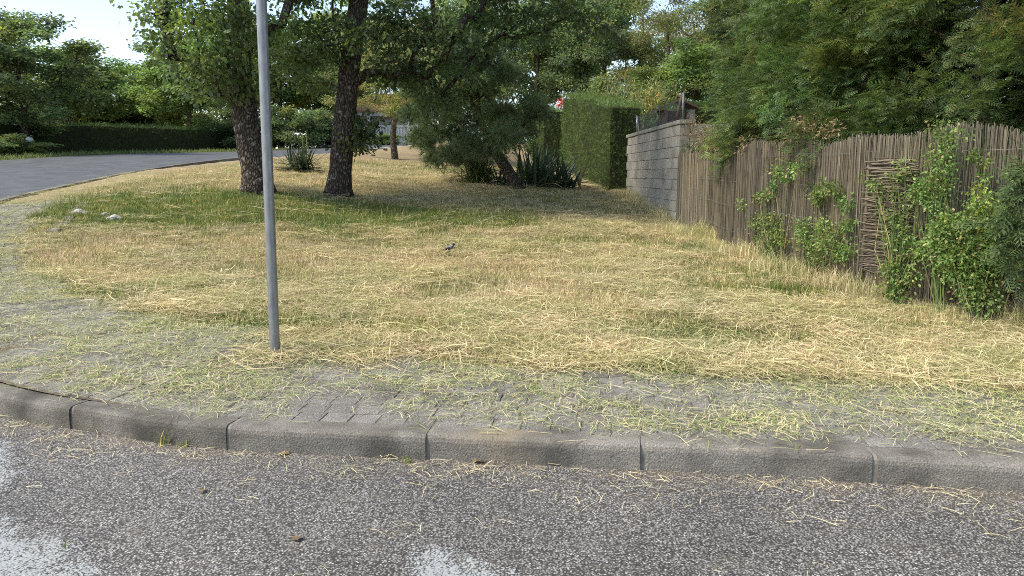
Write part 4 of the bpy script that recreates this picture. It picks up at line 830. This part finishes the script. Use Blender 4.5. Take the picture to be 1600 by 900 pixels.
sword_plant('yucca_plant', 785, 288, 19.7, 40, .85, .024, 'half-dead pale rosette around the foot of the slanting pine', M['sword'], spreadr=.15, bend=.9, dryskirt=90)
# roses above the hedge
a = at(895, 172, 26.5); root = empty('rose_bush', (a[0] + .1, a[1] + .6, gz(a[0], a[1]))); st = MB(); heads = []
for k in range(13):
    q = at(895 + rng.normal(0, 13), 161 + rng.normal(0, 5), 27.4) - np.array(root.location); tube(st, [(0, 0, 1.2), q * np.array([.6, .6, .85]), q], [.012, .008, .004], 4); heads.append(q)
tube(st, [(0,0,-.05),(0.02,0,1.25)], .02, 6); st.obj('stem', M['pampas'], root, smooth=True)
for q in heads: fb = MB(); leaf_cloud(fb, q[None], .09, 26, .075, LEAF, LEAF_F, flat=1); fb.obj('flower', M['red'], root, kind='stuff')
tag(root, 'red roses showing above the tall clipped hedge', 'flowers')

# ------------------------------------------------------------------ metal pole, bird, stones
b = at(430, 557, 5.2); b[2] = gz(b[0], b[1]); pole = empty('metal_pole', b); tp_ = at(406, -60, 5.2) - b
mb = MB(); tube(mb, [(0,0,-.15), tp_*.02, tp_*.5, tp_, tp_*1.22], .034, 28); o = mb.obj('tube', M['pole'], pole, smooth=True)
mb = MB(); tube(mb, [tp_*1.22, tp_*1.225, tp_*1.228], [.037, .037, .028], 28); mb.obj('cap', M['steel'], pole, smooth=True)
tag(pole, 'grey galvanised metal pole standing at the edge of the paving', 'pole')
def loft(mb, C, rx, rz, sides=14):
    C = np.array(C, float); an = np.linspace(0, 2*np.pi, sides, endpoint=False); T = unit(np.gradient(C, axis=0)); S_ = np.array([0, 1., 0]); U = np.cross(T, S_) * -1
    V = C[:, None] + np.asarray(rx)[:, None, None]*np.cos(an)[None, :, None]*S_ + np.asarray(rz)[:, None, None]*np.sin(an)[None, :, None]*U[:, None]; n = len(C); i = np.arange(n-1)[:, None]*sides; j = np.arange(sides)[None]
    mb.add(V.reshape(-1, 3), np.stack([i+j, i+(j+1) % sides, i+sides+(j+1) % sides, i+sides+j], -1).reshape(-1, 4))
a = at(703, 403, 10.2); a[2] = gz(a[0], a[1]) + .05; bird = empty('bird', a, R(-15))
M['feather'] = plain('grey_feathers', (.13,.13,.145), .8, .5, 60); M['black'] = plain('black_feathers', (.012,.012,.013), .7, .3, 40)
mb = MB(); loft(mb, [(-.075,0,.035),(-.06,0,.038),(-.035,0,.046),(-.005,0,.055),(.022,0,.070),(.040,0,.088),(.052,0,.098),(.064,0,.098),(.070,0,.097)], [.004,.014,.024,.028,.024,.018,.0175,.012,.003], [.004,.012,.022,.028,.025,.019,.0175,.012,.003]); mb.obj('body', M['feather'], bird, smooth=True)
mb = MB(); loft(mb, [(.036,0,.094),(.044,0,.099),(.055,0,.1005),(.064,0,.099),(.071,0,.097)], [.006,.0175,.0185,.014,.004], [.006,.0165,.0185,.014,.004]); mb.obj('head', M['black'], bird, smooth=True)
mb = MB(); tube(mb, [(.068,0,.097),(.084,0,.094)], [.004,.0006], 6); mb.obj('beak', M['black'], bird)
mb = MB(); mb.add([(-.06,-.012,.04),(-.06,.012,.04),(-.125,.016,.022),(-.125,-.016,.022),(-.06,-.012,.034),(-.06,.012,.034),(-.125,.016,.019),(-.125,-.016,.019)], [[0,1,2,3],[7,6,5,4],[0,3,7,4],[1,5,6,2],[2,6,7,3],[0,4,5,1]]); mb.obj('tail', M['black'], bird)
for sd in (-1, 1):
    mb = MB(); loft(mb, [(.015,sd*.022,.062),(-.01,sd*.027,.052),(-.045,sd*.022,.042),(-.085,sd*.010,.034)], [.003,.006,.006,.002], [.008,.017,.012,.002], 8); mb.obj('wing', M['black'], bird, smooth=True)
    mb = MB(); tube(mb, [(.0,sd*.010,.034),(-.005,sd*.011,.016),(.0,sd*.012,-.05)], .0017, 5); tube(mb, [(-.008,sd*.012,-.0495),(.014,sd*.013,-.0495)], .0016, 5); mb.obj('leg', M['black'], bird)
tag(bird, 'small grey bird with black head standing in the mown grass', 'bird')
def stone(px, py, Y, s, label):
    a = at(px, py, Y); a[2] = gz(a[0], a[1]); bm = bmesh.new(); bmesh.ops.create_icosphere(bm, subdivisions=3, radius=1)
    for v in bm.verts: v.co *= 1 + .16*math.sin(5*v.co.x + 2 + Y) + .12*math.sin(7*v.co.y + 3*v.co.z + s*40); v.co.x *= s; v.co.y *= s*.7; v.co.z *= s*.42
    me = bpy.data.meshes.new('stone'); bm.to_mesh(me); bm.free(); me.materials.append(M['stone']); o = link('stone', me); o.location = tuple(a); return tag(o, label, 'stone', 'stones in the grass')
stone(180, 348, 12.0, .13, 'pale stone in the grass beside the raised paving edge')
stone(125, 341, 12.2, .15, 'flat grey stone at the corner of the raised paving')
stone(165, 343, 12.2, .07, 'smaller stone next to the pale stone in the grass')
# broken concrete edge that shows beside the sloping paving
mb = MB(); E0, E1 = at(80, 366, 10.8), at(134, 318, 13.1); q = np.linspace(0, 1, 9)
ex = E0[0] + (E1[0]-E0[0])*q; ey = E0[1] + (E1[1]-E0[1])*q; ez = ground_z(ex, ey)
for k in range(8):
    d_ = unit(np.array([ex[k+1]-ex[k], ey[k+1]-ey[k]])); nn = np.array([d_[1], -d_[0]]) * .07; g0 = .012; A0 = np.array([ex[k], ey[k]]) + d_*g0; A1 = np.array([ex[k+1], ey[k+1]]) - d_*g0; j = rng.normal(0, .008); V = []
    for zz in (-.15, .02 + j):
        V += [(*(A0 - nn), ez[k] + zz), (*(A0 + nn), ez[k] + zz), (*(A1 + nn), ez[k+1] + zz), (*(A1 - nn), ez[k+1] + zz)]
    eb = MB().add(V, [[3,2,1,0],[4,5,6,7],[0,1,5,4],[1,2,6,5],[2,3,7,6],[3,0,4,7]]); eb.obj('edging_stone', M['kerb'], kerb)

# ------------------------------------------------------------------ low wall along the top of the lot, houses, fence
lw = empty('low_wall', (0, 0, 0)); A = [at(545, 238, 30.5), at(600, 233, 34), at(655, 228, 38.5)]
for k in range(2):
    p, q = A[k], A[k+1]; zp, zq = gz(p[0], p[1]) , gz(q[0], q[1]); m_ = max(1, int(np.linalg.norm(q - p) / 1.2))
    for w in range(m_):
        f0, f1 = w/m_ + .004, (w+1)/m_ - .004; a, b = p + (q-p)*f0, p + (q-p)*f1; V = [(a[0]-.1, a[1], a[2]-.3), (a[0]+.1, a[1]-.05, a[2]-.3), (b[0]+.1, b[1]-.05, b[2]-.3), (b[0]-.1, b[1], b[2]-.3), (a[0]-.1, a[1], a[2]+.06), (a[0]+.1, a[1]-.05, a[2]+.06), (b[0]+.1, b[1]-.05, b[2]+.06), (b[0]-.1, b[1], b[2]+.06)]
        MB().add(V, [[3,2,1,0],[4,5,6,7],[0,1,5,4],[1,2,6,5],[2,3,7,6],[3,0,4,7]]).obj('wall_block', M['stone'], lw)
tag(lw, 'low pale wall where the top of the lot meets the street', 'wall')
def house(name, px0, px1, eave, base, Y, depth, label, porch=True):
    a, b = at(px0, base, Y), at(px1, base, Y); e_ = at((px0+px1)/2, eave, Y)[2]; z0 = a[2]; W = b[0] - a[0]; root = empty(name, (a[0], Y, z0)); H = e_ - z0
    mb = MB(); box(mb, (0, 1.6 if porch else 0, -2), (W, depth, H)); mb.obj('wall', M['white'], root)
    ov = .4; rb = MB(); y0 = -.3; y1 = depth + .3; ym = (y0+y1)/2; rh = 1.5
    rb.add([(-ov,y0,H+.16),(W+ov,y0,H+.16),(W+ov,ym,H+rh),(-ov,ym,H+rh),(-ov,y1,H+.16),(W+ov,y1,H+.16),(-ov,y0,H+.03),(W+ov,y0,H+.03),(-ov,y1,H+.03),(W+ov,y1,H+.03)], [[0,1,2,3],[3,2,5,4],[6,7,1,0],[9,8,4,5],[8,9,7,6]]); rb.f.append(np.array([[0,3,4,8,6]])); rb.f.append(np.array([[1,7,9,5,2]])); rb.obj('roof', M['rooftile'], root)
    yw = (1.6 if porch else 0) - .03
    for k in range(max(1, int(W/2.2))):
        x0 = .5 + k*2.2; wb = MB(); box(wb, (x0, yw - .04, H*.38), (x0 + 1.1, yw + .02, H*.86)); w_ = wb.obj('window', M['white'], root); pb = MB(); box(pb, (x0 + .08, yw - .06, H*.38 + .08), (x0 + .51, yw - .045, H*.86 - .08)); box(pb, (x0 + .59, yw - .06, H*.38 + .08), (x0 + 1.02, yw - .045, H*.86 - .08)); pb.obj('pane', M['glass'], w_)
    if porch:
        fb = MB(); box(fb, (-.1, -.1, H - .2), (W + .1, .06, H + .02)); fb.obj('beam', M['white'], root); fl_ = MB(); box(fl_, (0, -.1, -2), (W, 1.6, .1)); fl_.obj('porch_floor', M['white'], root)
        for x0 in np.linspace(.1, W - .1, 3): cb = MB(); box(cb, (x0 - .11, -.08, .1), (x0 + .11, .05, H - .2)); cb.obj('column', M['white'], root)
    return tag(root, label, 'house')
house('house', 515, 640, 176, 224, 50, 7, 'house with brown roof and white porch seen between the trunks')
house('house', 200, 252, 168, 214, 66, 6, 'white house corner glimpsed low behind the distant tree', porch=False)
def railing(px0, px1, top, base, Y, n, label):
    a, b = at(px0, base, Y), at(px1, base, Y); t = at(px0, top, Y)[2] - a[2]; root = empty('railing', a); W = b[0] - a[0]
    for k in range(n): pb = MB(); x0 = W*(k + .5)/n; box(pb, (x0 - .06, -.03, -.6), (x0 + .06, .03, t - .08)); pb.obj('picket', M['white'], root)
    rb = MB(); box(rb, (0, -.05, t - .08), (W, .05, t)); rb.obj('rail', M['white'], root); return tag(root, label, 'railing')
railing(588, 690, 196, 214, 48, 22, 'white porch railing behind the slender pale trunk')
railing(494, 545, 216, 228, 45, 14, 'white picket fence behind the spiky rosette')
# globe lamp by the hedge
a = at(46, 219, 26.6); g_ = gz(a[0], a[1]); lamp = empty('garden_lamp', (a[0], a[1], g_)); hh = a[2] - g_
mb = MB(); tube(mb, [(0,0,-.05),(0,0,hh - .1)], .025, 8); mb.obj('post', M['steel'], lamp, smooth=True)
bm = bmesh.new(); bmesh.ops.create_uvsphere(bm, u_segments=16, v_segments=10, radius=.12); me = bpy.data.meshes.new('globe'); bm.to_mesh(me); bm.free(); me.materials.append(M['white']); o = link('globe', me, lamp); o.location = (0, 0, hh)
tag(lamp, 'small white globe lamp above the bush at the left edge', 'lamp')
# small weeds growing out of the kerb joints
def weed(px, py, n, h, label):
    p = on_flat(px, py, 0); mb = blade_clump(n, h, .018, .005, .35, .4); o = mb.obj('kerb_weed', M['blade']); o.location = (p[0], p[1], float(Hroad(p[:1], p[1:2])[0])); tag(o, label, 'weed', 'weeds in the gutter')
weed(256, 693, 30, .13, 'green weed against the kerb near its curved left end')
weed(288, 699, 14, .07, 'tiny weed beside the kerb joint left of the pole')
weed(637, 722, 22, .07, 'small green weed at the kerb joint right of the pole')
weed(100, 853, 14, .05, 'flat green weed on the edge of the worn paint')
def dry_leaf(px, py, s, label):
    p = on_flat(px, py, 0); v = OAKLEAF * s; v = v * np.array([1.4, 1, 2.2]); o = MB().add(v + np.array([0, 0, .006]), OAKLEAF_F).obj('fallen_leaf', M['deadleaf']); o.location = (p[0], p[1], float(Hroad(p[:1], p[1:2])[0]) + .004); o.rotation_euler.z = rng.uniform(0, 6); tag(o, label, 'leaf', 'fallen leaves on the street')
dry_leaf(738, 723, .07, 'brown fallen leaf in the gutter near the middle kerb stone')
dry_leaf(452, 712, .06, 'pale fallen leaf in the gutter below the pole')
dry_leaf(465, 848, .05, 'lone yellow leaf on the open asphalt')
dry_leaf(314, 772, .045, 'small dry leaf on the asphalt below the curved kerb')
